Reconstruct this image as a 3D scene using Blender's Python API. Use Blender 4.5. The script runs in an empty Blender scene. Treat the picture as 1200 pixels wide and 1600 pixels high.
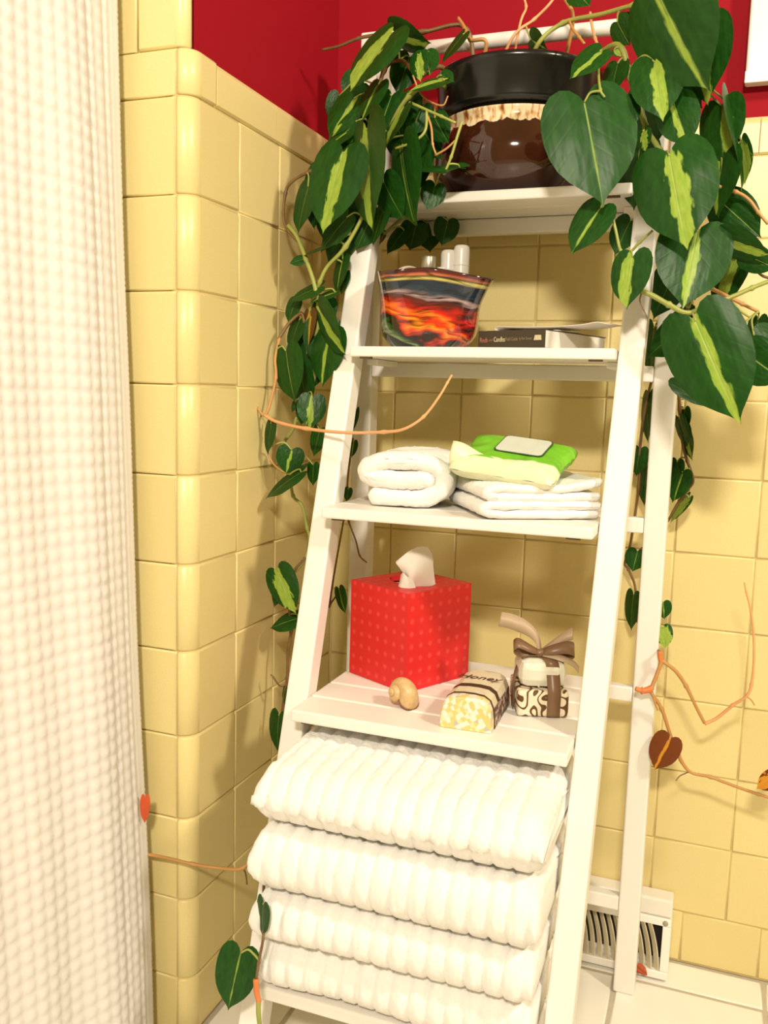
import bpy, bmesh, math, random
from mathutils import Vector, Matrix, Euler, noise
random.seed(7)
sc = bpy.context.scene
COL = sc.collection
Z0 = 1.16                                   # heights below are measured from the tile course under the cap; floor = -Z0

def H(z):
    return z + Z0

# ------------------------------------------------------------------ camera
CAM = Vector((0.58195, -1.01891, -0.33047 + Z0))
ROT = Euler((math.radians(82.60155), math.radians(-1.63134), math.radians(20.542)), 'XYZ')
FPX = 1398.23
cam_d = bpy.data.cameras.new('camera')
cam_d.sensor_fit = 'VERTICAL'; cam_d.sensor_height = 32.0; cam_d.sensor_width = 24.0
cam_d.lens = FPX * 32.0 / 1600.0
cam_d.clip_start = 0.02
cam = bpy.data.objects.new('camera', cam_d); COL.objects.link(cam)
cam.location = CAM; cam.rotation_euler = ROT
sc.camera = cam
RM = ROT.to_matrix()

def at(u, v, y):
    """the point of the place seen at photo pixel (u, v) that lies at depth y"""
    d = RM @ Vector(((u - 600) / FPX, -(v - 800) / FPX, -1.0))
    return CAM + d * ((y - CAM.y) / d.y)

def px(n, p):
    """n photo pixels in metres at point p"""
    d = (p - CAM).dot(RM @ Vector((0, 0, -1)))
    return n * d / FPX

# ------------------------------------------------------------------ light
w = bpy.data.worlds.new('world'); sc.world = w; w.use_nodes = True
w.node_tree.nodes['Background'].inputs[0].default_value = (1.0, 0.73, 0.22, 1)
w.node_tree.nodes['Background'].inputs[1].default_value = 0.36
ld = bpy.data.lights.new('vanity_light', 'AREA'); ld.shape = 'RECTANGLE'
ld.size = 0.24; ld.size_y = 0.12; ld.energy = 38; ld.color = (1.0, 0.885, 0.72)
lo = bpy.data.objects.new('vanity_light', ld); COL.objects.link(lo)
lo.location = (0.72, -1.95, 1.80)
lo.rotation_euler = (Vector((0.3, 0.1, 0.7)) - Vector(lo.location)).to_track_quat('-Z', 'Y').to_euler()
l2 = bpy.data.lights.new('side_lamp', 'AREA'); l2.shape = 'DISK'
l2.size = 0.22; l2.energy = 28; l2.color = (1.0, 0.875, 0.70)
lo2 = bpy.data.objects.new('side_lamp', l2); COL.objects.link(lo2)
lo2.location = (1.85, -0.75, 1.95)
lo2.rotation_euler = (Vector((0.1, 0.1, 0.75)) - Vector(lo2.location)).to_track_quat('-Z', 'Y').to_euler()
sc.view_settings.view_transform = 'Standard'; sc.view_settings.look = 'None'
sc.view_settings.gamma = 1.0; sc.view_settings.use_curve_mapping = False
sc.view_settings.exposure = 0.13

# ------------------------------------------------------------------ materials
def srgb(r, g, b):
    f = lambda c: (c / 255 / 12.92) if c / 255 <= .04045 else ((c / 255 + .055) / 1.055) ** 2.4
    return (f(r), f(g), f(b), 1)

class NT:
    def __init__(s, name):
        s.m = bpy.data.materials.new(name); s.m.use_nodes = True
        s.t = s.m.node_tree; s.b = s.t.nodes['Principled BSDF']
    def n(s, kind, **kw):
        nd = s.t.nodes.new(kind)
        for k, v in kw.items():
            setattr(nd, k, v)
        return nd
    def l(s, a, b):
        s.t.links.new(a, b)
    def math(s, op, a, b=None, c=None, clamp=False):
        nd = s.n('ShaderNodeMath', operation=op); nd.use_clamp = clamp
        for i, x in enumerate((a, b, c)):
            if x is None: continue
            if isinstance(x, (int, float)): nd.inputs[i].default_value = x
            else: s.l(x, nd.inputs[i])
        return nd.outputs[0]
    def mix(s, f, a, b):
        nd = s.n('ShaderNodeMix', data_type='RGBA')
        if isinstance(f, (int, float)): nd.inputs[0].default_value = f
        else: s.l(f, nd.inputs[0])
        for i, x in ((6, a), (7, b)):
            if isinstance(x, tuple): nd.inputs[i].default_value = x
            else: s.l(x, nd.inputs[i])
        return nd.outputs[2]
    def noise(s, scale, detail=3, vec=None, rough=.5):
        nd = s.n('ShaderNodeTexNoise'); nd.inputs['Scale'].default_value = scale
        nd.inputs['Detail'].default_value = detail; nd.inputs['Roughness'].default_value = rough
        if vec is None: vec = s.n('ShaderNodeTexCoord').outputs['Object']
        s.l(vec, nd.inputs['Vector'])
        return nd.outputs[0]
    def ramp(s, f, stops, interp='LINEAR'):
        nd = s.n('ShaderNodeValToRGB'); cr = nd.color_ramp; cr.interpolation = interp
        while len(cr.elements) < len(stops): cr.elements.new(.5)
        for e, (p, c) in zip(cr.elements, stops):
            e.position = p; e.color = c
        s.l(f, nd.inputs[0])
        return nd.outputs[0]
    def bump(s, h, strength=.3, dist=.001):
        nd = s.n('ShaderNodeBump'); nd.inputs['Strength'].default_value = strength
        nd.inputs['Distance'].default_value = dist
        s.l(h, nd.inputs['Height']); s.l(nd.outputs[0], s.b.inputs['Normal'])
    def col(s, c):
        if isinstance(c, tuple): s.b.inputs['Base Color'].default_value = c
        else: s.l(c, s.b.inputs['Base Color'])
    def set(s, **kw):
        for k, v in kw.items():
            s.b.inputs[k.replace('_', ' ')].default_value = v

def plain(name, c, rough=.5, var=.06, nscale=30, bump=0, bscale=200, spec=.5, coat=0, bdist=.0006):
    m = NT(name)
    dark = tuple(x * (1 - var) for x in c[:3]) + (1,)
    lite = tuple(min(1, x * (1 + var)) for x in c[:3]) + (1,)
    m.col(m.mix(m.noise(nscale), dark, lite))
    m.set(Roughness=rough); m.b.inputs['Specular IOR Level'].default_value = spec
    m.b.inputs['Coat Weight'].default_value = coat
    if bump: m.bump(m.noise(bscale, 4), bump, bdist)
    return m.m

def tile_mat():
    m = NT('yellow_glazed_tile')
    rnd = m.n('ShaderNodeObjectInfo').outputs['Random']
    base = m.mix(rnd, (.70, .585, .270, 1), (.75, .640, .305, 1))
    sp = m.noise(420, 2)
    f = m.math('MULTIPLY', m.math('SUBTRACT', sp, .42, clamp=True), .5)
    m.col(m.mix(f, base, (.60, .43, .14, 1)))
    m.set(Roughness=.34); m.b.inputs['Specular IOR Level'].default_value = .40
    m.bump(m.noise(40, 2), .10, .0008)
    return m.m

M = {}
M['tile'] = tile_mat()
M['grout'] = plain('cream_grout', (.66, .52, .25, 1), .9, .15, 60, .3, 300)
M['red'] = plain('red_wall_paint', (.31, .003, .012, 1), .75, .05, 8, .12, 500, spec=.2)
M['floor_tile'] = plain('white_floor_tile', (.86, .83, .77, 1), .3, .03, 12)
M['floor_grout'] = plain('beige_floor_grout', (.50, .45, .36, 1), .9, .15, 50)
M['paint'] = plain('white_painted_wood', (.80, .775, .735, 1), .42, .025, 22, .06, 150)
M['white'] = plain('white_enamel', (.80, .775, .72, 1), .35, .03, 20)
M['louver'] = plain('grimy_louver_metal', (.60, .53, .36, 1), .5, .2, 60)
M['dark'] = plain('dark_duct', (.02, .014, .01, 1), .8, .3, 40)
M['screw'] = plain('grey_screw', (.35, .31, .24, 1), .4, .2, 100)
M['rust'] = plain('rusty_bracket', (.10, .055, .03, 1), .6, .3, 300)

def terry():
    m = NT('white_terry_cloth')
    m.col(m.mix(m.noise(180, 4), (.86, .845, .82, 1), (.95, .94, .925, 1)))
    m.set(Roughness=.95); m.b.inputs['Specular IOR Level'].default_value = .1
    m.b.inputs['Sheen Weight'].default_value = .25
    m.bump(m.noise(420, 4, rough=.75), .6, .0022)
    return m.m
M['terry'] = terry()
def curtain_mat():
    m = NT('white_waffle_cotton')
    m.col(m.mix(m.noise(60, 3), (.69, .665, .65, 1), (.75, .73, .715, 1)))
    m.set(Roughness=.9); m.b.inputs['Specular IOR Level'].default_value = .15
    m.bump(m.noise(900, 3), .35, .0008)
    return m.m
M['curtain'] = curtain_mat()
M['liner'] = plain('translucent_white_liner', (.78, .76, .66, 1), .3, .03, 20)

def leaf_mat():
    m = NT('variegated_philodendron_leaf')
    uv = m.n('ShaderNodeUVMap').outputs[0]
    sx = m.n('ShaderNodeSeparateXYZ'); m.l(uv, sx.inputs[0])
    x = m.math('SUBTRACT', sx.outputs[0], .5)           # -.5 .. .5 across
    y = sx.outputs[1]                                   # 0 sinus .. 1 tip  (lobes below 0)
    oi = m.n('ShaderNodeObjectInfo')
    oc = m.n('ShaderNodeSeparateColor'); m.l(oi.outputs['Color'], oc.inputs[0])
    wid, off, warm = oc.outputs[0], oc.outputs[1], oc.outputs[2]
    seed = m.math('MULTIPLY', oi.outputs['Random'], 37.0)
    cv = m.n('ShaderNodeCombineXYZ')
    m.l(m.math('MULTIPLY', x, 6.5), cv.inputs[0]); m.l(m.math('MULTIPLY', y, 2.4), cv.inputs[1]); m.l(seed, cv.inputs[2])
    nz = m.noise(1.6, 3, cv.outputs[0])
    cx = m.math('SUBTRACT', x, m.math('MULTIPLY', m.math('SUBTRACT', off, .5), .5))
    d = m.math('ABSOLUTE', cx)
    # streak half-width: opens towards the lower middle, closes at sinus and tip
    prof = m.math('MULTIPLY', m.math('ADD', m.math('MULTIPLY', y, 1.1), .25), m.math('SUBTRACT', 1.12, y, clamp=True))
    lim = m.math('MULTIPLY', wid, m.math('ADD', m.math('MULTIPLY', prof, .80), m.math('MULTIPLY', m.math('SUBTRACT', nz, .5), .75)))
    st = m.math('SMOOTH_MIN', m.math('MULTIPLY', m.math('SUBTRACT', lim, d), 40.0), 1.0, .2)
    st = m.math('MAXIMUM', st, 0.0, clamp=True)
    rib = m.math('SUBTRACT', 1.0, m.math('MULTIPLY', m.math('ABSOLUTE', x), 75.0), clamp=True)
    rib = m.math('MULTIPLY', rib, m.math('SUBTRACT', 1.02, y, clamp=True))
    # side veins
    vein = m.math('SINE', m.math('MULTIPLY', m.math('SUBTRACT', y, m.math('MULTIPLY', m.math('ABSOLUTE', x), .9)), 34.0))
    vein = m.math('POWER', m.math('MAXIMUM', vein, 0.0), 6.0)
    g = m.mix(m.noise(2.2, 2, cv.outputs[0]), (.0045, .034, .004, 1), (.019, .094, .009, 1))
    g = m.mix(m.math('MULTIPLY', vein, .05), g, (.05, .20, .03, 1))
    lime = m.mix(m.noise(3.0, 3, cv.outputs[0]), (.14, .30, .014, 1), (.42, .52, .10, 1))
    c = m.mix(st, g, lime)
    c = m.mix(m.math('MULTIPLY', rib, .75), c, (.34, .46, .13, 1))
    wc = m.mix(st, (.16, .042, .010, 1), (.62, .27, .03, 1))
    c = m.mix(warm, c, wc)
    geo = m.n('ShaderNodeNewGeometry')
    c = m.mix(m.math('MULTIPLY', geo.outputs['Backfacing'], .45), c, (.10, .17, .04, 1))
    m.col(c)
    m.set(Roughness=.38); m.b.inputs['Specular IOR Level'].default_value = .22
    hb = m.math('ADD', m.math('MULTIPLY', rib, -1.0), m.math('MULTIPLY', vein, -.06))
    hb = m.math('ADD', hb, m.math('MULTIPLY', m.noise(1.5, 1, cv.outputs[0]), 1.2))
    m.bump(hb, .45, .0016)
    # thin tissue lets some light through
    tr = m.n('ShaderNodeBsdfTranslucent'); m.l(c, tr.inputs[0])
    ms = m.n('ShaderNodeMixShader'); ms.inputs[0].default_value = .10
    out = m.t.nodes['Material Output']
    m.l(m.b.outputs[0], ms.inputs[1]); m.l(tr.outputs[0], ms.inputs[2]); m.l(ms.outputs[0], out.inputs[0])
    return m.m
M['leaf'] = leaf_mat()

def stem_mat(name, a, b):
    m = NT(name); m.col(m.mix(m.noise(45, 3), a, b)); m.set(Roughness=.45); return m.m
M['stem_green'] = stem_mat('green_vine_stem', (.20, .26, .045, 1), (.40, .40, .10, 1))
M['stem_brown'] = stem_mat('brown_vine_stem', (.07, .028, .010, 1), (.26, .15, .05, 1))
M['stem_salmon'] = stem_mat('salmon_vine_stem', (.72, .30, .13, 1), (.70, .42, .20, 1))
M['stem_tan'] = stem_mat('tan_vine_stem', (.45, .30, .09, 1), (.52, .20, .07, 1))
M['bud'] = stem_mat('orange_bud_sheath', (.62, .14, .03, 1), (.70, .26, .08, 1))

# ------------------------------------------------------------------ mesh helpers
def mesh_obj(name, verts, faces, mat, parent=None, smooth=True, uvs=None):
    me = bpy.data.meshes.new(name); me.from_pydata([tuple(v) for v in verts], [], faces); me.update()
    if mat: me.materials.append(mat)
    if smooth: me.polygons.foreach_set('use_smooth', [True] * len(me.polygons))
    if uvs:
        ul = me.uv_layers.new(name='UVMap')
        for lp in me.loops: ul.data[lp.index].uv = uvs[lp.vertex_index]
    o = bpy.data.objects.new(name, me); COL.objects.link(o)
    if parent: o.parent = parent
    return o

def bm_obj(name, bm, mat, parent=None, smooth=False):
    me = bpy.data.meshes.new(name); bm.to_mesh(me); bm.free()
    if mat: me.materials.append(mat)
    if smooth: me.polygons.foreach_set('use_smooth', [True] * len(me.polygons))
    o = bpy.data.objects.new(name, me); COL.objects.link(o)
    if parent: o.parent = parent
    return o

def inst(o, loc=None, rot=None, parent=None):
    c = o.copy(); COL.objects.link(c)
    if loc is not None: c.location = loc
    if rot is not None: c.rotation_euler = rot
    c.parent = parent if parent else o.parent
    return c

def hexa(p, bevel=.002, seg=2):
    """bevelled hexahedron from 8 corners: bottom 4 ccw, top 4 ccw"""
    bm = bmesh.new(); vs = [bm.verts.new(q) for q in p]
    for f in ((3, 2, 1, 0), (4, 5, 6, 7), (0, 1, 5, 4), (1, 2, 6, 5), (2, 3, 7, 6), (3, 0, 4, 7)):
        bm.faces.new([vs[i] for i in f])
    if bevel: bmesh.ops.bevel(bm, geom=bm.edges[:], offset=bevel, segments=seg, profile=.5, affect='EDGES')
    bmesh.ops.recalc_face_normals(bm, faces=bm.faces[:])
    return bm

def boxbm(x0, x1, y0, y1, z0, z1, bevel=.002, seg=2):
    return hexa([(x0, y0, z0), (x1, y0, z0), (x1, y1, z0), (x0, y1, z0), (x0, y0, z1), (x1, y0, z1), (x1, y1, z1), (x0, y1, z1)], bevel, seg)

def empty(name, loc, rz=0.0, rot=None):
    o = bpy.data.objects.new(name, None); COL.objects.link(o); o.location = loc
    o.rotation_euler = rot if rot else (0, 0, rz); o.empty_display_size = .02
    return o

def tag(o, label=None, cat=None, group=None, kind=None):
    for k, v in (('label', label), ('category', cat), ('group', group), ('kind', kind)):
        if v: o[k] = v
    return o

def smooth_path(pts, n=6):
    pts = [Vector(p) for p in pts]
    if len(pts) < 3:
        return [pts[0].lerp(pts[1], i / n) for i in range(n + 1)]
    out = []
    P = [pts[0] * 2 - pts[1]] + pts + [pts[-1] * 2 - pts[-2]]
    for i in range(1, len(P) - 2):
        a, b, c, d = P[i - 1:i + 3]
        for k in range(n):
            t = k / n
            out.append(.5 * ((2 * b) + (c - a) * t + (2 * a - 5 * b + 4 * c - d) * t * t + (3 * b - a - 3 * c + d) * t ** 3))
    out.append(pts[-1].copy())
    return out

def tube(name, path, radii, mat, parent=None, sides=8):
    n = len(path); V = []; F = []
    if not isinstance(radii, (list, tuple)): radii = [radii] * n
    t0 = (path[1] - path[0]).normalized()
    up = Vector((0, 0, 1)) if abs(t0.z) < .9 else Vector((1, 0, 0))
    a = t0.cross(up).normalized()
    for i, p in enumerate(path):
        t = (path[min(i + 1, n - 1)] - path[max(i - 1, 0)])
        if t.length > 1e-9: t.normalize()
        else: t = t0
        a = (a - t * a.dot(t)).normalized(); b = t.cross(a)
        for k in range(sides):
            an = 2 * math.pi * k / sides
            V.append(p + (a * math.cos(an) + b * math.sin(an)) * radii[i])
    for i in range(n - 1):
        for k in range(sides):
            F.append((i * sides + k, i * sides + (k + 1) % sides, (i + 1) * sides + (k + 1) % sides, (i + 1) * sides + k))
    F.append(tuple(range(sides))[::-1]); F.append(tuple((n - 1) * sides + k for k in range(sides)))
    return mesh_obj(name, V, F, mat, parent)

def lathe(prof, n=48):
    """closed profile list (r, z) -> verts, faces"""
    V = []; F = []
    for r, z in prof:
        for k in range(n):
            a = 2 * math.pi * k / n; V.append((r * math.cos(a), r * math.sin(a), z))
    for i in range(len(prof) - 1):
        for k in range(n):
            F.append((i * n + k, i * n + (k + 1) % n, (i + 1) * n + (k + 1) % n, (i + 1) * n + k))
    return V, F

# ------------------------------------------------------------------ the room
P = .108; GAP = .0014
Yr = .3105
def tile_mesh(name, sx, sz, t=.006, bev=.0020):
    """pillow-edged tile, face at local +Z, centred"""
    bm = bmesh.new(); x, y = sx / 2, sz / 2
    rings = [(0, -t), (0, -bev), (bev * .3, -bev * .3), (bev, 0)]
    prev = None
    for ins, z in rings:
        r = [bm.verts.new((a, b, z)) for a, b in ((-x + ins, -y + ins), (x - ins, -y + ins), (x - ins, y - ins), (-x + ins, y - ins))]
        if prev:
            for k in range(4): bm.faces.new((prev[k], prev[(k + 1) % 4], r[(k + 1) % 4], r[k]))
        prev = r
    bm.faces.new(prev)
    bmesh.ops.recalc_face_normals(bm, faces=bm.faces[:])
    me = bpy.data.meshes.new(name); bm.to_mesh(me); bm.free()
    me.polygons.foreach_set('use_smooth', [abs(p.normal.z) < .98 for p in me.polygons])
    return me
def put_tile(me, mat, parent, loc, rot, wob=.004):
    o = bpy.data.objects.new('tile', me); COL.objects.link(o)
    if not me.materials: me.materials.append(mat)
    j = lambda: random.uniform(-wob, wob)
    o.location = loc; o.rotation_euler = Euler((rot[0] + j(), rot[1] + j(), rot[2])); o.parent = parent
    return o
FR = (math.pi / 2, 0, 0)                 # facing -y
RX = (math.pi / 2, 0, math.pi / 2)       # facing +x
TM = {}
def TMESH(sx, sz):
    k = (round(sx, 4), round(sz, 4))
    if k not in TM: TM[k] = tile_mesh('tile', sx - GAP, sz - GAP)
    return TM[k]
XR_END = 1.30; ZTOP = H(1.1)
# walls behind the tiles (painted red above the wainscot)
wall_back = tag(bm_obj('wall_back', boxbm(-.12, XR_END, Yr + .012, Yr + .10, 0, ZTOP, 0), M['red']), 'red painted back wall above a yellow tile wainscot', kind='structure')
wall_left = tag(bm_obj('wall_left', boxbm(-.13, -.012, -.085, Yr + .012, 0, ZTOP, 0), M['red']), 'red painted side wall above yellow tiles left of the ladder', kind='structure')
wall_shower = tag(bm_obj('wall_shower', boxbm(-.80, -.030, -.1035, -.085, 0, ZTOP, 0), M['grout']), 'yellow tiled end wall of the shower beside the curtain', kind='structure')
bm_obj('grout_bed', boxbm(-.012, XR_END, Yr + .0022, Yr + .012, 0, H(.049), 0), M['grout'], wall_back)
bm_obj('grout_bed', boxbm(-.012, -.0022, -.085, Yr + .0022, 0, H(.049), 0), M['grout'], wall_left)
V, F = lathe([(.0178, 0), (.0178, H(.049))], 48)
o = mesh_obj('grout_bed', V, F, M['grout'], wall_left); o.location = (-.020, -.089, 0)
# back wall courses
x0 = .1015
rows = 11
for m in range(rows):
    zt = H(-m * P); zb = max(H(-(m + 1) * P), 0.0015)
    if m == 10: zb = .002
    hh = zt - zb
    put_tile(TMESH(x0 - .001, hh), M['tile'], wall_back, ((x0 + .001) / 2, Yr, (zt + zb) / 2), FR)
    if m < 10:
        for j in range(11):
            put_tile(TMESH(P, hh), M['tile'], wall_back, (x0 + (j + .5) * P, Yr, (zt + zb) / 2), FR)
    else:
        for j in range(12):
            put_tile(TMESH(P, hh), M['tile'], wall_back, (x0 + (j - .05) * P, Yr, (zt + zb) / 2), FR)
def cap_mesh(L, h, t=.012, r=.010):
    """bullnose cap: length L along local x, height h along local y, rounded top edge back to the wall"""
    prof = [(-h / 2, -t), (-h / 2, -.0025), (-h / 2 + .0025, 0)]
    for k in range(7):
        a = math.pi / 2 * k / 6
        prof.append((h / 2 - r + r * math.sin(a), -r + r * math.cos(a)))
    prof.append((h / 2, -t))
    V = []; F = []; n = len(prof)
    for x in (-L / 2, L / 2):
        for y, z in prof: V.append((x, y, z))
    for k in range(n - 1): F.append((k, k + n, k + 1 + n, k + 1))
    F.append(tuple(range(n))); F.append(tuple(range(2 * n - 1, n - 1, -1)))
    bm = bmesh.new(); vs = [bm.verts.new(v) for v in V]
    for f in F: bm.faces.new([vs[i] for i in f])
    bmesh.ops.recalc_face_normals(bm, faces=bm.faces[:])
    me = bpy.data.meshes.new('cap_tile'); bm.to_mesh(me); bm.free(); me.materials.append(M['tile'])
    return me
CAPL = .1515; caph = .051
cm = cap_mesh(CAPL - GAP, caph - GAP)
for j in range(9):
    o = bpy.data.objects.new('cap_tile', cm); COL.objects.link(o); o.parent = wall_back
    o.location = (-.002 + (j + .5) * CAPL, Yr - .0015, H(caph / 2)); o.rotation_euler = FR
# side wall: bullnose course on the corner, then two and a half columns
def bull_mesh(h, flat, ret, r=.020, t=.006):
    """L-shaped corner tile. local x runs along the side wall (0 = joint, -flat = start of curve), y = height, z = outwards"""
    prof = [(0, -t), (0, -.002), (-.002, 0), (-flat, 0)]
    for k in range(1, 9):
        a = math.pi / 2 * k / 8
        prof.append((-flat - r * math.sin(a), -r + r * math.cos(a)))
    if ret > 0: prof += [(-flat - r, -r - ret)]
    prof += [(-flat - r + .006, -r - ret)]
    bm = bmesh.new(); rings = []
    e = .0025
    for y, ins in ((-h / 2, .0022), (-h / 2 + e, 0), (h / 2 - e, 0), (h / 2, .0022)):
        ring = []
        for x, z in prof:
            # pull inwards (towards the wall) at the joint edges
            if x > -flat - .001: q = (x, y, z - ins)
            else:
                cxx, czz = -flat, -r
                d = Vector((x - cxx, z - czz)); L = d.length or 1
                d = d * ((L - ins) / L) if z >= czz else Vector((d.x + ins, d.y))
                q = (cxx + d.x, y, czz + d.y)
            ring.append(bm.verts.new(q))
        rings.append(ring)
    n = len(prof)
    for a, b in zip(rings, rings[1:]):
        for k in range(n - 1): bm.faces.new((a[k], a[k + 1], b[k + 1], b[k]))
    bm.faces.new(rings[0]); bm.faces.new(rings[-1])
    bmesh.ops.recalc_face_normals(bm, faces=bm.faces[:])
    me = bpy.data.meshes.new('corner_tile'); bm.to_mesh(me); bm.free(); me.materials.append(M['tile'])
    me.polygons.foreach_set('use_smooth', [True] * len(me.polygons))
    for pl in me.polygons:
        if len(pl.vertices) > 4 or abs(pl.normal.z) > .999: pl.use_smooth = False
    return me
BM = {}
for m in range(rows):
    zt = H(-m * P); zb = max(H(-(m + 1) * P), .002); hh = zt - zb
    k = round(hh, 4)
    if k not in BM: BM[k] = bull_mesh(hh - GAP, .089, .0)
    o = bpy.data.objects.new('corner_tile', BM[k]); COL.objects.link(o); o.parent = wall_left
    o.location = (0, -GAP / 2, (zt + zb) / 2); o.rotation_euler = RX
    for j, (a, b) in enumerate(((0, P), (P, 2 * P), (2 * P, Yr - .001))):
        put_tile(TMESH(b - a, hh), M['tile'], wall_left, (0, (a + b) / 2, (zt + zb) / 2), RX)
    for j in range(6):
        put_tile(TMESH(P, hh), M['tile'], wall_shower, (-.0195 - (j + .5) * P, -.1085, (zt + zb) / 2), FR)
for a, b in ((-.056, .0955), (.0955, .247), (.247, Yr - .001)):
    o = bpy.data.objects.new('cap_tile', cap_mesh(b - a - GAP, caph - GAP)); COL.objects.link(o); o.parent = wall_left
    o.location = (.0015, (a + b) / 2, H(caph / 2)); o.rotation_euler = RX
o = bpy.data.objects.new('corner_cap_tile', bull_mesh(caph - GAP, .033, 0.0)); COL.objects.link(o); o.parent = wall_left
o.location = (.0015, -.056 - GAP / 2, H(caph / 2)); o.rotation_euler = RX
# shower end wall above the wainscot, with a rounded tile edge against the red paint
put_tile(TMESH(P, caph), M['tile'], wall_shower, (-.0195 - .5 * P, -.1085, H(caph / 2)), FR)
for j in range(1, 6):
    put_tile(TMESH(P, caph), M['tile'], wall_shower, (-.0195 - (j + .5) * P, -.1085, H(caph / 2)), FR)
for k in range(9):
    zt = H(caph + (k + 1) * P); zb = H(caph + k * P)
    o = bpy.data.objects.new('edge_tile', bull_mesh(P - GAP, .049, 0.0, .014)); COL.objects.link(o); o.parent = wall_shower
    o.location = (-.0715, -.1085, (zt + zb) / 2); o.rotation_euler = FR
    o.scale = (-1, 1, 1)
    for j in range(5):
        put_tile(TMESH(P, P), M['tile'], wall_shower, (-.0725 - (j + .5) * P, -.1085, (zt + zb) / 2), FR)
# floor
floor = tag(bm_obj('floor', boxbm(-.8, XR_END, -2.3, Yr + .1, -.05, -.0015, 0), M['floor_grout']), 'white square tile floor', kind='structure')
fx, fy, FP = .497, .242, .2015
ftm = {}
for i in range(-3, 5):
    for j in range(-6, 1):
        xa, xb = fx + (i - 1) * FP, fx + i * FP
        ya, yb = fy + (j - 1) * FP, fy + j * FP
        cells = [(xa, xb, ya, yb)]
        if j == 0: cells.append((xa, xb, fy, Yr - .001))
        for a, b, c, d in cells:
            a = max(a, .001) if d > -.11 else a
            if b - a < .02: continue
            k = (round(b - a, 3), round(d - c, 3))
            if k not in ftm: ftm[k] = tile_mesh('floor_tile', b - a - .005, d - c - .005, .006, .003); ftm[k].materials.append(M['floor_tile'])
            o = bpy.data.objects.new('tile', ftm[k]); COL.objects.link(o); o.parent = floor
            o.location = ((a + b) / 2, (c + d) / 2, 0)
# white board on the red wall at the right edge
fr = empty('hanging_panel', (.74, Yr + .012, H(.09)))
tag(fr, 'plain white panel hung on the red wall at the right edge', 'wall panel')
bm_obj('panel', boxbm(-.16, .16, -.022, -.0005, 0, .6, .003), M['white'], fr)
bm_obj('trim_strip', boxbm(-.1605, .1605, -.024, -.0222, -.001, .014, .0008), M['white'], fr)

# ------------------------------------------------------------------ ladder shelf
lad = empty('ladder_shelf', (.30, 0, 0)); tag(lad, 'white painted wooden ladder shelf with five slatted shelves', 'shelf')
def LP(o):
    o.parent = lad; o.location = (-.30, 0, 0); return o
fy_ = lambda z: .30858 * (z + .5)          # front face of the leaning rails
XL = .105; RW = .0288; RT = .030
xr_ = lambda z: .46127 + .0147 * (z + .5)
def rail(x_of):
    b, t = -Z0, .17
    p = []
    for z in (b, t):
        x = x_of(z); y = fy_(z)
        p += [(x, y, H(z)), (x + RW, y, H(z)), (x + RW, y + RT, H(z)), (x, y + RT, H(z))]
    return hexa(p, .0025)
LP(bm_obj('front_rail', rail(lambda z: XL), M['paint']))
LP(bm_obj('front_rail', rail(xr_), M['paint']))
for xa in (.0748, .4968):
    LP(bm_obj('rear_leg', boxbm(xa, xa + .0292, .202, .232, 0, H(.17), .0025), M['paint']))
rod = [Vector((x, .222, H(.147))) for x in (.1335, .22, .30, .38, .47)]
LP(tube('top_rod', rod, .0095, M['paint'], None, 16))
SH = [(-.075, .013, .096, .292, 4), (-.269, .013, .046, .188, 3), (-.467, .0135, -.032, .182, 4), (-.698, .0145, -.108, .174, 5), (-1.000, .0155, -.182, .176, 7)]
for zt, th, ya, yb, ns in SH:
    xa = XL + RW + .0006; xb = xr_(zt) - .0012
    # bearers under the slats carry the shelf between the rails
    fr_ = None
    for bx in (xa, xb - .016):
        t = LP(bm_obj('shelf_bearer', boxbm(bx, bx + .016, max(ya + .050, fy_(zt) + .034), min(yb - .004, .199), H(zt - th - .008), H(zt - th) - .0002, .0015), M['paint']))
        fr_ = fr_ or t
    g = .0022; sw = (yb - ya - g * (ns - 1)) / ns
    for k in range(ns):
        y0 = ya + k * (sw + g)
        x0_, x1_ = xa, xb
        s = bm_obj('slat', boxbm(x0_, x1_, y0, y0 + sw, H(zt - th), H(zt), .0022, 2), M['paint'], lad); s.location = (-.30, 0, 0)
    cz = zt - th - .0006
    if zt > -.9 or True:
        LP(bm_obj('crossbar', boxbm(.1042, .4965, .2005, .2165, H(cz - .0205), H(cz), .0018), M['paint']))
    # small steel pin under each front corner
    for bx in (xa + .012, xb - .030):
        bm_obj('pin', boxbm(bx, bx + .016, ya + .004, ya + .010, H(zt - th - .0022), H(zt - th) + .0001, .0006), M['rust'], lad).location = (-.30, 0, 0)

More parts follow.
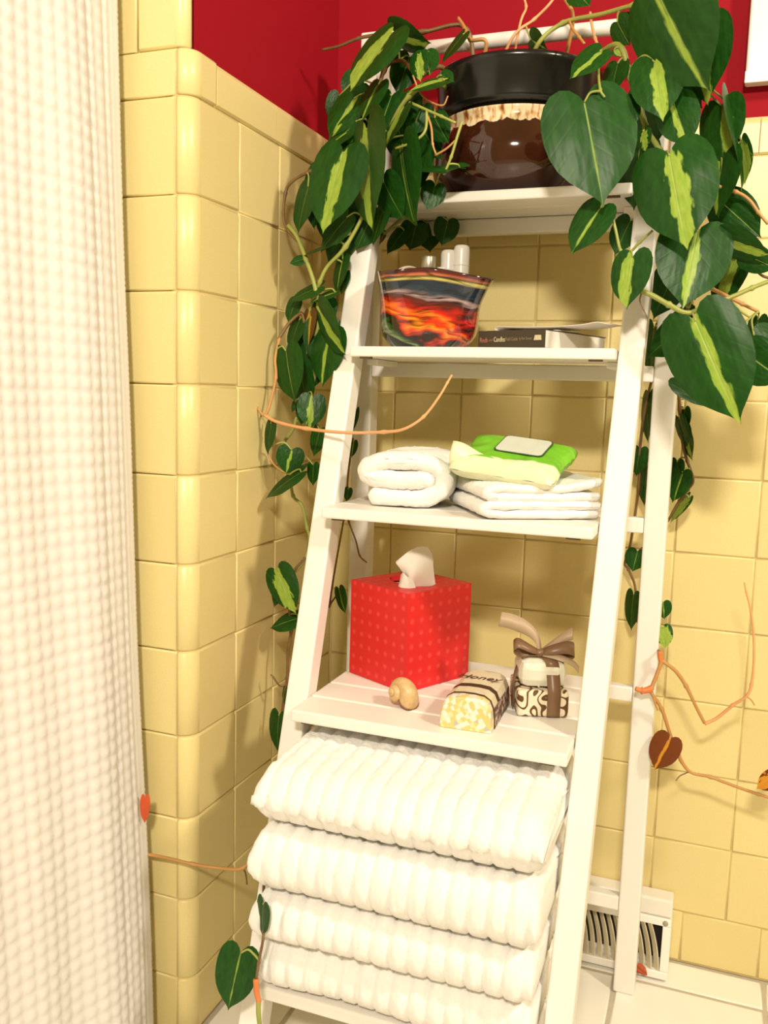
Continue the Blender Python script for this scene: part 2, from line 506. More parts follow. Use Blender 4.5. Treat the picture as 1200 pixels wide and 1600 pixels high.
# ------------------------------------------------------------------ shower curtain
def curtain():
    ya, yb = -.128, -.95
    n_y, n_z = 270, 560
    z_lo, z_hi = .015, H(.62)
    V = []; F = []
    L = ya - yb; pit = .0165
    for i in range(n_y + 1):
        s = L * i / n_y; y = ya - s
        fold = .004 * math.sin(s * 30 - .5) + .0022 * math.sin(s * 71 + 1) + .016 * math.sin(s * 11 + .4) - .016 * math.sin(.4)
        fold *= min(1, s / .04)
        hem = s < .024
        for j in range(n_z + 1):
            z = z_lo + (z_hi - z_lo) * j / n_z
            x = -.086 + .043 * max(0, 1 - z / 1.30) ** 1.25 + fold * (1.0 + .25 * math.sin(z * 3 + s * 9))
            x += .006 * noise.noise(Vector((s * 9, z * 2.2, 3.1)))
            if not hem:
                a = abs(math.sin(math.pi * s / pit)); b = abs(math.sin(math.pi * z / pit))
                x += (.0028 if s > .062 else .0019) * (a * b) ** .8
                if abs(s - .062) < .0024 or abs(s - .031) < .0016: x -= .0018
            else:
                x += .0012 + .0004 * math.sin(z * 900) - (.0012 if abs(s - .018) < .0022 else 0)
            V.append((x, y, z))
    for i in range(n_y):
        for j in range(n_z):
            a = i * (n_z + 1) + j
            F.append((a, a + 1, a + n_z + 2, a + n_z + 1))
    root = empty('shower_curtain', (-.05, -.53, 0)); tag(root, 'white waffle weave shower curtain hanging along the left edge', 'shower curtain')
    o = mesh_obj('waffle_panel', [Vector(v) - Vector((-.05, -.53, 0)) for v in V], F, M['curtain'], root)
    md = o.modifiers.new('thick', 'SOLIDIFY'); md.thickness = .0012
    # liner behind it, its corner peeping out low down
    V = []; F = []
    for i in range(25):
        s = i / 24
        for j in range(61):
            z = .05 + 1.7 * j / 60
            peep = .032 * math.exp(-((z - .145) / .022) ** 2) if z < .145 else .032 * math.exp(-((z - .145) / .007) ** 2)
            y = -.1245 - .7 * s
            x = -.104 + .036 * max(0, 1 - z / 1.30) ** 1.25 + (peep * max(0, 1 - s * 24)) + .008 * math.sin(s * 40)
            V.append((x + .05, y + .53, z))
    for i in range(24):
        for j in range(60):
            a = i * 61 + j; F.append((a, a + 1, a + 62, a + 61))
    l = mesh_obj('liner', V, F, M['liner'], root)
    l.modifiers.new('thick', 'SOLIDIFY').thickness = .0008
curtain()

# ------------------------------------------------------------------ register low on the back wall
def register():
    x0, x1 = .395, .568
    r = empty('air_register', ((x0 + x1) / 2, .27, 0)); tag(r, 'white metal register with curved louvers at the foot of the wall', 'vent')
    cx = (x0 + x1) / 2
    def T(o): o.parent = r; o.location = (-cx, -.27, 0); return o
    yt, yb = .277, .249; zt, zb = H(-1.078), .004
    f = lambda z: yt + (yb - yt) * (zt - z) / (zt - zb)
    T(bm_obj('top_moulding', boxbm(x0, x1, .279, Yr - .001, H(-1.0775), H(-1.050), .003), M['white']))
    def bar(name, xa, xb, za, zb_):
        p = [(xa, f(za), za), (xb, f(za), za), (xb, Yr - .002, za), (xa, Yr - .002, za), (xa, f(zb_), zb_), (xb, f(zb_), zb_), (xb, Yr - .002, zb_), (xa, Yr - .002, zb_)]
        T(bm_obj(name, hexa(p, .0012), M['white']))
    bar('top_rail', x0, x1, H(-1.088), zt)
    bar('bottom_rail', x0, x1, zb, .014)
    bar('side_stile', x0, x0 + .012, .0142, H(-1.0882))
    bar('side_stile', x1 - .012, x1, .0142, H(-1.0882))
    T(bm_obj('duct_back', boxbm(x0 + .002, x1 - .002, .288, Yr - .0022, .004, H(-1.08), 0), M['dark']))
    # curved louvers
    n = 14; za, zb_ = .0142, H(-1.0882)
    for k in range(n):
        bx = x0 + .014 + (x1 - x0 - .042) * k / (n - 1)
        V = []; F = []; N = 10
        for i in range(N + 1):
            t = i / N; z = za + (zb_ - za) * t
            xx = bx + .014 - .014 * t ** 1.8
            xx = max(x0 + .0165, xx)
            V += [(xx, f(z) + .001, z), (xx + .0012, f(z) + .0012, z), (xx - .0056, f(z) + .007, z), (xx - .0068, f(z) + .007, z)]
        for i in range(N):
            for e in range(4):
                F.append((i * 4 + e, i * 4 + (e + 1) % 4, i * 4 + 4 + (e + 1) % 4, i * 4 + 4 + e))
        F += [(3, 2, 1, 0), (N * 4, N * 4 + 1, N * 4 + 2, N * 4 + 3)]
        T(mesh_obj('louver', V, F, M['louver'], None, False))
    V, F = lathe([(0, .0015), (.003, .001), (.004, 0), (.004, -.002)], 14)
    s = mesh_obj('screw', V, F, M['screw'], None); s.parent = r; s.rotation_euler = (math.pi / 2, 0, 0); s.location = (x1 - .0085 - cx, f(H(-1.084)) - .0005 - .27, H(-1.084))
register()

# ------------------------------------------------------------------ towels on the lowest shelf
def towel(x0, x1, ya, yb, za, zb, seed, label, sag=.004, rib=.0205, slope=0.0):
    """thick folded bath towel: rounded front fold, ribs running front to back"""
    nx, ns = 250, 190
    h = zb - za; V = []; F = []
    rr = h * .5
    Ltop = (yb - ya - 2 * rr)
    per = 2 * Ltop + 2 * math.pi * rr
    cx, cy, cz = (x0 + x1) / 2, (ya + yb) / 2, (za + zb) / 2
    for i in range(nx + 1):
        u = i / nx; x = x0 + (x1 - x0) * u
        e = min(u, 1 - u) * (x1 - x0)
        endk = 1 - .42 * max(0, 1 - e / .016) ** 2
        ph = (x + .003 * noise.noise(Vector((x * 8, seed, 0)))) / rib
        ridge = abs(math.cos(math.pi * ph)) ** .75
        lf = noise.noise(Vector((x * 7, seed * 3.1, 1))) * sag
        fr = noise.noise(Vector((x * 9, seed * 1.7, 5))) * .006
        for j in range(ns):
            # start at middle of the back and go over the top to the front and back along the bottom
            s = per * (j / ns + .085 * math.sin(4 * math.pi * j / ns))
            if s < 0: s += per
            if s < Ltop: y, z, ny, nz = yb - rr - s, rr, 0, 1
            elif s < Ltop + math.pi * rr:
                a = (s - Ltop) / rr
                y, z = ya + rr - rr * math.sin(a), rr * math.cos(a); ny, nz = -math.sin(a), math.cos(a)
            elif s < 2 * Ltop + math.pi * rr:
                y, z, ny, nz = ya + rr + (s - Ltop - math.pi * rr), -rr, 0, -1
            else:
                a = (s - 2 * Ltop - math.pi * rr) / rr
                y, z = yb - rr + rr * math.sin(a), -rr * math.cos(a); ny, nz = math.sin(a), -math.cos(a)
            p = Vector((x * 60, y * 60, (z + seed) * 60))
            d = .0042 * (ridge - .7) + .0016 * noise.noise(p * 4.2) + .0014 * noise.noise(p * 1.3)
            if nz < -.5: d = min(d, 0) - .001
            fz = endk
            yy = (y + ny * d); zz = (z * fz + nz * d)
            if yy < ya + .10: yy += fr * (1 - max(0, (yy - ya)) / .10)
            zz += lf * max(0, -ny if ny < 0 else .4) * (1 if nz > -.5 else 0) + slope * max(0, 1 - (y - ya) / (yb - ya)) * (1 if nz > .3 else .5 if nz > -.3 else 0)
            xx = x + (.0016 * noise.noise(p * 3.3) if e < .004 else 0)
            V.append((xx - cx, yy - cy, zz + (za + zb) / 2 - za))
    for i in range(nx):
        for j in range(ns):
            k = (j + 1) % ns
            F.append((i * ns + j, (i + 1) * ns + j, (i + 1) * ns + k, i * ns + k))
    F.append(tuple(range(ns))); F.append(tuple(nx * ns + k for k in range(ns))[::-1])
    o = mesh_obj('bath_towel', V, F, M['terry']); o.location = (cx, cy, za)
    tag(o, label, 'towel', 'folded bath towels on the lowest shelf')
    return o
zt5 = H(-1.000)
TW = [(.1385, .4465, -.196, .12, 0, .064, 'white ribbed bath towel, lowest of the stacked four, lying on the shelf'),
      (.1375, .4490, -.206, .12, .0642, .123, 'white ribbed bath towel, second from the bottom of the stack'),
      (.1365, .4515, -.213, .12, .1232, .198, 'white ribbed bath towel, second from the top of the stack'),
      (.1370, .4535, -.206, .12, .1982, .276, 'white ribbed bath towel on top of the stack of four')]
for k, (a, b, c, d, e, f, lab) in enumerate(TW):
    towel(a, b, c, d, zt5 + e + .0018, zt5 + f + .0002, 3.3 + k * 7.7, lab, slope=-.012 if k == 3 else 0)

# ------------------------------------------------------------------ cloth ribbons (rolled and folded wash cloths)
def ribbon(name, path2, th, length, mat, frame, n=5, fuzz=.0012, ny=40, drop=0):
    """path2: (a, z) centre line of a thick cloth, extruded 'length' along b, in the local frame (origin, a-axis, b-axis)"""
    path = smooth_path([Vector((a, 0, z)) for a, z in path2], n)
    loop = []
    N = len(path)
    nrm = []
    for i, p in enumerate(path):
        t = (path[min(i + 1, N - 1)] - path[max(i - 1, 0)]).normalized()
        nrm.append(Vector((-t.z, 0, t.x)))
    A = [p + q * th / 2 for p, q in zip(path, nrm)]
    B = [p - q * th / 2 for p, q in zip(path, nrm)]
    def cap(p, q, t):
        return [p + q * (th / 2) * math.cos(k * math.pi / 6) + t * (th / 2) * math.sin(k * math.pi / 6) for k in range(1, 6)]
    t1 = (path[-1] - path[-2]).normalized(); t0 = (path[0] - path[1]).normalized()
    loop = A + cap(path[-1], nrm[-1], t1) + B[::-1] + cap(path[0], -nrm[0], t0)
    cen = sum(path, Vector()) / N
    V = []; F = []; n_l = len(loop)
    org, ax, bx = frame
    core = A + [path[-1]] * 5 + B[::-1] + [path[0]] * 5
    mid = path + [path[-1]] * 5 + path[::-1] + [path[0]] * 5
    for j in range(ny + 1):
        v = j / ny; e = min(v, 1 - v) * length
        k = 1 - .75 * max(0, 1 - e / (th * .45)) ** 2.2
        for q, mm in zip(loop, mid):
            r = mm + (q - mm) * k
            p = Vector((r.x, v * length, r.z))
            nn = noise.noise_vector(p * 190) * fuzz + noise.noise_vector(p * 40) * fuzz * 1.2
            p = p + nn
            V.append(org + ax * p.x + bx * p.y + Vector((0, 0, max(0.0004, p.z + drop * 0))))
    for j in range(ny):
        for i in range(n_l):
            i2 = (i + 1) % n_l
            F.append((j * n_l + i, (j + 1) * n_l + i, (j + 1) * n_l + i2, j * n_l + i2))
    F.append(tuple(range(n_l))); F.append(tuple(ny * n_l + i for i in range(n_l))[::-1])
    o = mesh_obj(name, [v - org for v in V], F, mat); o.location = org
    return o
S3 = H(-.467); S4 = H(-.698); S2 = H(-.269); S1 = H(-.075)
a_ = Vector((math.cos(.12), math.sin(.12), 0)); b_ = Vector((-math.sin(.12), math.cos(.12), 0))
rl = ribbon('rolled_washcloth', [(-.034, .0115), (.0, .0105), (.026, .0115), (.044, .020), (.050, .034), (.045, .047), (.028, .055), (.0, .0575), (-.026, .055), (-.044, .048), (-.047, .040), (-.038, .0340), (-.010, .0335), (.016, .0335), (.028, .0345)],
            .0225, .135, M['terry'], (Vector((.222, .012, S3 + .001)), a_, b_), n=6, fuzz=.0016)
tag(rl, 'white terry washcloth rolled up, left on the middle shelf', 'washcloth')
ang = math.radians(31)
a2 = Vector((math.cos(ang), math.sin(ang), 0)); b2 = Vector((-math.sin(ang), math.cos(ang), 0))
org = Vector((.342, -.036, S3 + .0008))
c1 = ribbon('folded_washcloth', [(.132, .0055), (.08, .0052), (.03, .005), (.004, .006), (-.003, .0105), (.004, .0155), (.03, .0155), (.08, .0150), (.134, .0160)], .0098, .150, M['terry'], (org, a2, b2), n=5)
tag(c1, 'white folded washcloth lying flat, under the other, below the green wipes', 'washcloth', 'folded washcloths under the wipes')
c2 = ribbon('folded_washcloth', [(.132, .0265), (.09, .0245), (.04, .0245), (.008, .0250), (-.002, .0295), (.008, .0345), (.04, .0340), (.085, .0340), (.120, .0395), (.134, .0425)], .0098, .145, M['terry'], (org + a2 * .002 + b2 * .003, a2, b2), n=5)
tag(c2, 'white folded washcloth with upturned end, directly under the green wipes pack', 'washcloth', 'folded washcloths under the wipes')

# ------------------------------------------------------------------ wipes pack
def wipes():
    m = NT('green_wipes_film')
    tc = m.n('ShaderNodeTexCoord'); sp = m.n('ShaderNodeSeparateXYZ'); m.l(tc.outputs['Object'], sp.inputs[0])
    # the pale panel covers the near third of the wrap, with a wavy border
    wob = m.math('MULTIPLY', m.noise(28, 2), .02)
    f = m.math('MULTIPLY', m.math('SUBTRACT', m.math('ADD', -.036, wob), m.math('ADD', sp.outputs[1], m.math('MULTIPLY', sp.outputs[0], -.12))), 400, clamp=True)
    gcol = m.mix(m.noise(55, 3), (.10, .36, .012, 1), (.22, .58, .03, 1))
    m.col(m.mix(f, gcol, (.72, .74, .50, 1)))
    m.set(Roughness=.28); m.bump(m.noise(70, 3), .5, .003)
    nx, ny = 44, 30; LX, LY, HZ = .128, .092, .030
    V = []; F = []
    def top(u, v, sgn):
        ex = 1 - abs(2 * u - 1) ** 5; ey = 1 - abs(2 * v - 1) ** 7
        h = HZ / 2 * (max(0, ex * ey) ** .42)
        h += .0016 * noise.noise(Vector((u * 7, v * 6, sgn * 3))) * (1 if sgn > 0 else .2)
        return h
    for sgn in (1, -1):
        for i in range(nx + 1):
            for j in range(ny + 1):
                u, v = i / nx, j / ny
                x = (u - .5) * LX; y = (v - .5) * LY
                x *= 1 + .03 * math.sin(v * 9); y *= 1 + .02 * math.sin(u * 14)
                V.append((x, y, sgn * top(u, v, sgn) + HZ / 2 + .0012 * math.sin(v * 60) * abs(2 * u - 1) ** 8))
    n1 = (nx + 1) * (ny + 1)
    for i in range(nx):
        for j in range(ny):
            a = i * (ny + 1) + j
            F.append((a, a + ny + 1, a + ny + 2, a + 1)); F.append((a + n1, a + n1 + 1, a + n1 + ny + 2, a + n1 + ny + 1))
    root = empty('wipes_pack', (.3520, .048, S3 + .0495)); root.rotation_euler = (math.radians(21), math.radians(5), math.radians(-8))
    tag(root, 'bright green pack of wipes with pale front on folded washcloths', 'wipes pack')
    mesh_obj('film_wrap', V, F, m.m, root)
    def slab(name, x0, x1, y0, y1, z, mat, r=.006, t=.0012):
        pts = []
        for cx, cy, a0 in ((x1 - r, y1 - r, 0), (x0 + r, y1 - r, 90), (x0 + r, y0 + r, 180), (x1 - r, y0 + r, 270)):
            for k in range(5):
                a = math.radians(a0 + k * 22.5); pts.append((cx + r * math.cos(a), cy + r * math.sin(a)))
        n = len(pts); Vv = [(x, y, z) for x, y in pts] + [(x, y, z + t) for x, y in pts]
        Ff = [tuple(range(n))[::-1], tuple(range(n, 2 * n))] + [(k, (k + 1) % n, n + (k + 1) % n, n + k) for k in range(n)]
        return mesh_obj(name, Vv, Ff, mat, root, False)
    rim = slab('lid_rim', -.022, .040, -.012, .034, HZ + .0004, plain('dark_green_rim', (.03, .07, .02, 1), .3), .007)
    slab('lid_label', -.0203, .0383, -.0103, .0323, HZ + .0010, plain('pale_label', (.58, .62, .55, 1), .4, .12, 60), .006).parent = root
    # opened flap of film standing along the front edge
    V = []; F = []
    for i in range(25):
        u = i / 24; x = -.066 + .104 * u
        for j in range(7):
            t = j / 6
            y = -.040 - .004 * t + .004 * math.sin(u * 7) + .018 * t * t
            z = .016 + (.024 - .020 * u) * t + .003 * math.sin(u * 11 + t)
            V.append((x, y, z))
    for i in range(24):
        for j in range(6):
            a = i * 7 + j; F.append((a, a + 7, a + 8, a + 1))
    fl = mesh_obj('open_flap', V, F, plain('pale_yellow_film', (.78, .79, .52, 1), .35, .05, 40, .3, 60), root)
    fl.modifiers.new('t', 'SOLIDIFY').thickness = .0007
wipes()

# ------------------------------------------------------------------ tissue box
def tissue_box():
    m = NT('red_dotted_cardboard')
    uv = m.n('ShaderNodeUVMap').outputs[0]
    sc_ = m.n('ShaderNodeVectorMath', operation='SCALE'); sc_.inputs['Scale'].default_value = 7.0; m.l(uv, sc_.inputs[0])
    fr = m.n('ShaderNodeVectorMath', operation='FRACTION'); m.l(sc_.outputs[0], fr.inputs[0])
    sp = m.n('ShaderNodeSeparateXYZ'); m.l(fr.outputs[0], sp.inputs[0])
    dx = m.math('SUBTRACT', sp.outputs[0], .5); dy = m.math('SUBTRACT', sp.outputs[1], .5)
    r = m.math('SQRT', m.math('ADD', m.math('MULTIPLY', dx, dx), m.math('MULTIPLY', dy, dy)))
    an = m.math('ARCTAN2', dy, dx)
    pet = m.math('MULTIPLY', m.math('ABSOLUTE', m.math('SINE', m.math('MULTIPLY', an, 4.0))), .07)
    f = m.math('MULTIPLY', m.math('SUBTRACT', m.math('ADD', .20, pet), r), 8.0, clamp=True)
    m.col(m.mix(m.math('MULTIPLY', f, .55), (.66, .012, .016, 1), (.80, .085, .075, 1)))
    m.set(Roughness=.45)
    W, D, Ht = .108, .116, .126
    root = empty('tissue_box', (.238, .004, S4 + .0005), math.radians(63))
    tag(root, 'red cube tissue box with lighter red dots and a tissue sticking out', 'tissue box')
    # body: local x = right-hand face direction, local y = left-hand face direction
    V = []; F = []; UV = []
    def quad(p, uvs):
        b = len(V); V.extend(p); UV.extend(uvs); F.append((b, b + 1, b + 2, b + 3))
    u1, v1 = 1.0, 1.1
    quad([(0, 0, 0), (D, 0, 0), (D, 0, Ht), (0, 0, Ht)], [(0, 0), (u1, 0), (u1, v1), (0, v1)])
    quad([(0, W, 0), (0, 0, 0), (0, 0, Ht), (0, W, Ht)], [(0, 0), (u1, 0), (u1, v1), (0, v1)])
    quad([(D, 0, 0), (D, W, 0), (D, W, Ht), (D, 0, Ht)], [(0, 0), (u1, 0), (u1, v1), (0, v1)])
    quad([(D, W, 0), (0, W, 0), (0, W, Ht), (D, W, Ht)], [(0, 0), (u1, 0), (u1, v1), (0, v1)])
    quad([(0, W, 0), (D, W, 0), (D, 0, 0), (0, 0, 0)], [(0, 0), (u1, 0), (u1, u1), (0, u1)])
    # top with an oval opening
    n = 32; b = len(V)
    for k in range(n):
        a = 2 * math.pi * k / n
        c, s = math.cos(a), math.sin(a); q = max(abs(c), abs(s))
        x, y = D / 2 + D / 2 * c / q, W / 2 + W / 2 * s / q
        V.append((x, y, Ht)); UV.append((x / D, y / W))
    for k in range(n):
        a = 2 * math.pi * k / n
        x, y = D / 2 + .022 * math.cos(a), W / 2 + .036 * math.sin(a)
        V.append((x, y, Ht)); UV.append((x / D, y / W))
    for k in range(n):
        a = 2 * math.pi * k / n
        V.append((D / 2 + .022 * math.cos(a), W / 2 + .036 * math.sin(a), Ht - .006)); UV.append((.5, .5))
    for k in range(n):
        k2 = (k + 1) % n
        F.append((b + k, b + k2, b + n + k2, b + n + k)); F.append((b + n + k, b + n + k2, b + 2 * n + k2, b + 2 * n + k))
    body = mesh_obj('carton', V, F, m.m, root, False, UV)
    inner = bm_obj('inner_tissues', boxbm(D / 2 - .034, D / 2 + .034, W / 2 - .044, W / 2 + .044, .05, Ht - .009, .004), M['tissue'], root)
    # the tissue: one gathered sheet fanning out of the slot, plus a small front curl
    def sheet(name, rows, mat):
        V = []; F = []; nr = len(rows); nc = 24
        for i, row in enumerate(rows):
            for p in smooth_path(row, 8)[:]:
                V.append(p)
        c = len(V) // nr
        for i in range(nr - 1):
            for j in range(c - 1):
                a = i * c + j; F.append((a, a + 1, a + c + 1, a + c))
        o = mesh_obj(name, V, F, mat, None); o.parent = root
        o.matrix_parent_inverse = root.matrix_basis.inverted()
        md = o.modifiers.new('s', 'SUBSURF'); md.levels = md.render_levels = 2
        o.modifiers.new('t', 'SOLIDIFY').thickness = .0006
        return o
    A = lambda u, v, y: at(u, v, y)
    sheet('tissue', [
        [A(628, 925, .050), A(645, 927, .052), A(665, 926, .066), A(682, 921, .078)],
        [A(634, 912, .052), A(645, 910, .046), A(662, 905, .058), A(679, 902, .076)],
        [A(632, 898, .050), A(644, 900, .040), A(660, 890, .052), A(677, 886, .074)],
        [A(624, 887, .046), A(640, 884, .042), A(658, 876, .052), A(677, 872, .072)],
        [A(618, 880, .042), A(634, 869, .048), A(652, 858, .058), A(675, 864, .070)],
        [A(619, 878, .041), A(638, 862, .050), A(655, 854, .060), A(668, 854, .068)]], M['tissue'])
    sheet('tissue_curl', [
        [A(615, 926, .040), A(625, 927, .034), A(640, 924, .036), A(652, 927, .042)],
        [A(622, 918, .044), A(627, 916, .036), A(638, 918, .036), A(649, 916, .044)],
        [A(625, 906, .050), A(629, 903, .040), A(637, 908, .036), A(646, 907, .044)],
        [A(626, 898, .056), A(630, 895, .046), A(636, 900, .042), A(642, 903, .048)]], M['tissue'])
def tissue_mat():
    m = NT('white_tissue'); m.col((.80, .76, .70, 1)); m.set(Roughness=.9); m.bump(m.noise(300, 3), .2, .0005); return m.m
M['tissue'] = tissue_mat()
tissue_box()

# ------------------------------------------------------------------ snail shell
def shell():
    m = NT('tan_shell'); tc = m.n('ShaderNodeTexCoord')
    m.col(m.mix(m.noise(160, 4), (.46, .27, .10, 1), (.74, .54, .30, 1))); m.set(Roughness=.4); m.bump(m.noise(350, 3), .25, .0006)
    V = []; F = []; turns = 3.4; N = 150; S = 18
    for i in range(N + 1):
        t = i / N; ph = turns * 2 * math.pi * t
        g = math.exp(2.55 * (t - 1)); R = .0105 * g; r = .0098 * g
        c = Vector((R * math.cos(ph), R * math.sin(ph), .020 * g - .010))
        rad = Vector((math.cos(ph), math.sin(ph), 0)); up = Vector((0, 0, 1))
        for k in range(S):
            a = 2 * math.pi * k / S
            V.append(c + rad * r * 1.05 * math.cos(a) + up * r * (1.35 if math.sin(a) > 0 else 1.0) * math.sin(a))
    for i in range(N):
        for k in range(S):
            F.append((i * S + k, i * S + (k + 1) % S, (i + 1) * S + (k + 1) % S, (i + 1) * S + k))
    F.append(tuple(range(S))[::-1])
    root = empty('snail_shell', (.2435, -.046, S4 + .0005)); tag(root, 'tan spiral snail shell in front of the red tissue box', 'shell')
    R = Matrix.Rotation(math.radians(8), 3, 'Z') @ Matrix.Rotation(math.radians(72), 3, 'X') @ Matrix.Rotation(math.radians(38), 3, 'Y') @ Matrix.Rotation(math.radians(110), 3, 'Z')
    # apex (local -z end of the spire) looks to the front left
    ax = Vector((-.62, -.72, .18)).normalized()
    q = Vector((0, 0, -1)).rotation_difference(ax).to_matrix() @ Matrix.Rotation(math.radians(215), 3, 'Z')
    V = [q @ v * 1.15 for v in V]
    zmin = min(v.z for v in V)
    V = [v - Vector((0, 0, zmin)) for v in V]
    mesh_obj('whorls', V, F, m.m, root)
    # lip round the mouth
    last = V[-S:]; path = [v.copy() for v in last] + [last[0].copy()]
    tube('lip', path, .0011, plain('brown_lip', (.20, .08, .03, 1), .4), root, 6)
shell()

# ------------------------------------------------------------------ lettering
def lettering(name, body, size, mat, parent, mtx, shear=0.0, depth=.0002, xs=1.0):
    cu = bpy.data.curves.new(name, 'FONT'); cu.body = body; cu.size = size; cu.shear = shear; cu.extrude = depth
    cu.align_x = 'CENTER'; cu.align_y = 'CENTER'; cu.resolution_u = 3
    t = bpy.data.objects.new(name + '_t', cu); COL.objects.link(t)
    dg = bpy.context.evaluated_depsgraph_get(); dg.update()
    me = bpy.data.meshes.new_from_object(t.evaluated_get(dg)); bpy.data.objects.remove(t); bpy.data.curves.remove(cu)
    me.materials.clear(); me.materials.append(mat)
    o = bpy.data.objects.new(name, me); COL.objects.link(o); o.parent = parent
    o.matrix_local = mtx @ Matrix.Diagonal((xs, 1, 1, 1))
    return o

# ------------------------------------------------------------------ bar of wrapped soap
def soap_bar():
    m = NT('yellow_patterned_wrap')
    tc = m.n('ShaderNodeTexCoord')
    v = m.n('ShaderNodeTexVoronoi'); v.feature = 'F1'; v.inputs['Scale'].default_value = 190; v.inputs['Randomness'].default_value = .35
    mp = m.n('ShaderNodeMapping'); mp.inputs['Rotation'].default_value = (0, .6, .3); m.l(tc.outputs['Object'], mp.inputs[0]); m.l(mp.outputs[0], v.inputs['Vector'])
    sp = m.n('ShaderNodeSeparateColor'); m.l(v.outputs['Color'], sp.inputs[0])
    c = m.ramp(sp.outputs[0], [(0, (.70, .56, .20, 1)), (.30, (.78, .73, .62, 1)), (.50, (.76, .68, .40, 1)), (.62, (.68, .54, .20, 1)), (.74, (.78, .74, .66, 1)), (.92, (.50, .47, .40, 1))], 'CONSTANT')
    m.col(c); m.set(Roughness=.5)
    root = empty('wrapped_soap_bar', (.3375, -.030, S4 + .0005), math.radians(2)); tag(root, 'loaf shaped soap bar in yellow and white wrap with brown label', 'soap')
    L, W, Hh = .112, .060, .037
    def loaf(y0, y1, grow=0.0):
        prof = []
        for k in range(-10, 11):
            t = k / 10; x = W / 2 * t
            prof.append((x, 0))
        prof = [(-W / 2 - grow, 0), (-W / 2 * .985 - grow, Hh * .3), (-W / 2 * .93 - grow, Hh * .62), (-W / 2 * .80 - grow, Hh * .86), (-W / 2 * .58, Hh * .965 + grow), (-W / 2 * .2, Hh + grow), (W / 2 * .2, Hh + grow), (W / 2 * .58, Hh * .965 + grow), (W / 2 * .80 + grow, Hh * .86), (W / 2 * .93 + grow, Hh * .62), (W / 2 * .985 + grow, Hh * .3), (W / 2 + grow, 0)]
        return prof
    def ext(name, y0, y1, grow, mat, capped=True):
        p = loaf(0, 0, grow); V = []; F = []; n = len(p)
        rows = [(y0, .94), (y0 + .002, .985), (y0 + .005, 1), (y1 - .005, 1), (y1 - .002, .985), (y1, .94)] if capped else [(y0, 1), (y1, 1)]
        for y, k in rows:
            for x, z in p: V.append((x * k, y, z * (k if capped else 1)))
        for i in range(len(rows) - 1):
            for k in range(n - 1): F.append((i * n + k, i * n + k + 1, (i + 1) * n + k + 1, (i + 1) * n + k))
        F.append(tuple(range(n))); F.append(tuple((len(rows) - 1) * n + k for k in range(n))[::-1])
        for i in range(len(rows) - 1): F.append((i * n, (i + 1) * n, (i + 1) * n + n - 1, i * n + n - 1))
        bm = bmesh.new(); vs = [bm.verts.new(q) for q in V]
        for f in F: bm.faces.new([vs[i] for i in f])
        bmesh.ops.recalc_face_normals(bm, faces=bm.faces[:])
        return bm_obj(name, bm, mat, root)
    ext('wrapper', -L / 2, L / 2, 0, m.m)
    ext('label_band', -L / 2 + .016, L / 2 - .006, .0006, plain('cream_label', (.66, .58, .42, 1), .5, .12, 90), False)
    br = plain('dark_brown_print', (.055, .022, .012, 1), .5, .2, 60)
    ext('label_stripe', -L / 2 + .0155, -L / 2 + .0185, .0010, br, False)
    ext('label_stripe', -L / 2 + .040, -L / 2 + .051, .0010, br, False)
    side = NT('brown_flower_print'); cc = side.noise(170, 4)
    side.col(side.ramp(cc, [(.40, (.06, .022, .020, 1)), (.52, (.20, .10, .08, 1)), (.60, (.60, .50, .40, 1))])); side.set(Roughness=.5)
    V = [(W / 2 * 1.0 + .0012, -L / 2 + .018, .001), (W / 2 + .0012, L / 2 - .008, .001), (W / 2 * .94 + .0014, L / 2 - .008, Hh * .62), (W / 2 * .94 + .0014, -L / 2 + .018, Hh * .62)]
    V += [(x - .0006, y, z) for x, y, z in V]
    mesh_obj('side_print', V, [(0, 1, 2, 3), (7, 6, 5, 4), (0, 3, 7, 4), (1, 5, 6, 2), (3, 2, 6, 7), (0, 4, 5, 1)], side.m, root, False)
    lettering('label_lettering', 'Honey', .019, br, root, Matrix.Translation((-.002, .019, Hh + .0010)), .35)
soap_bar()

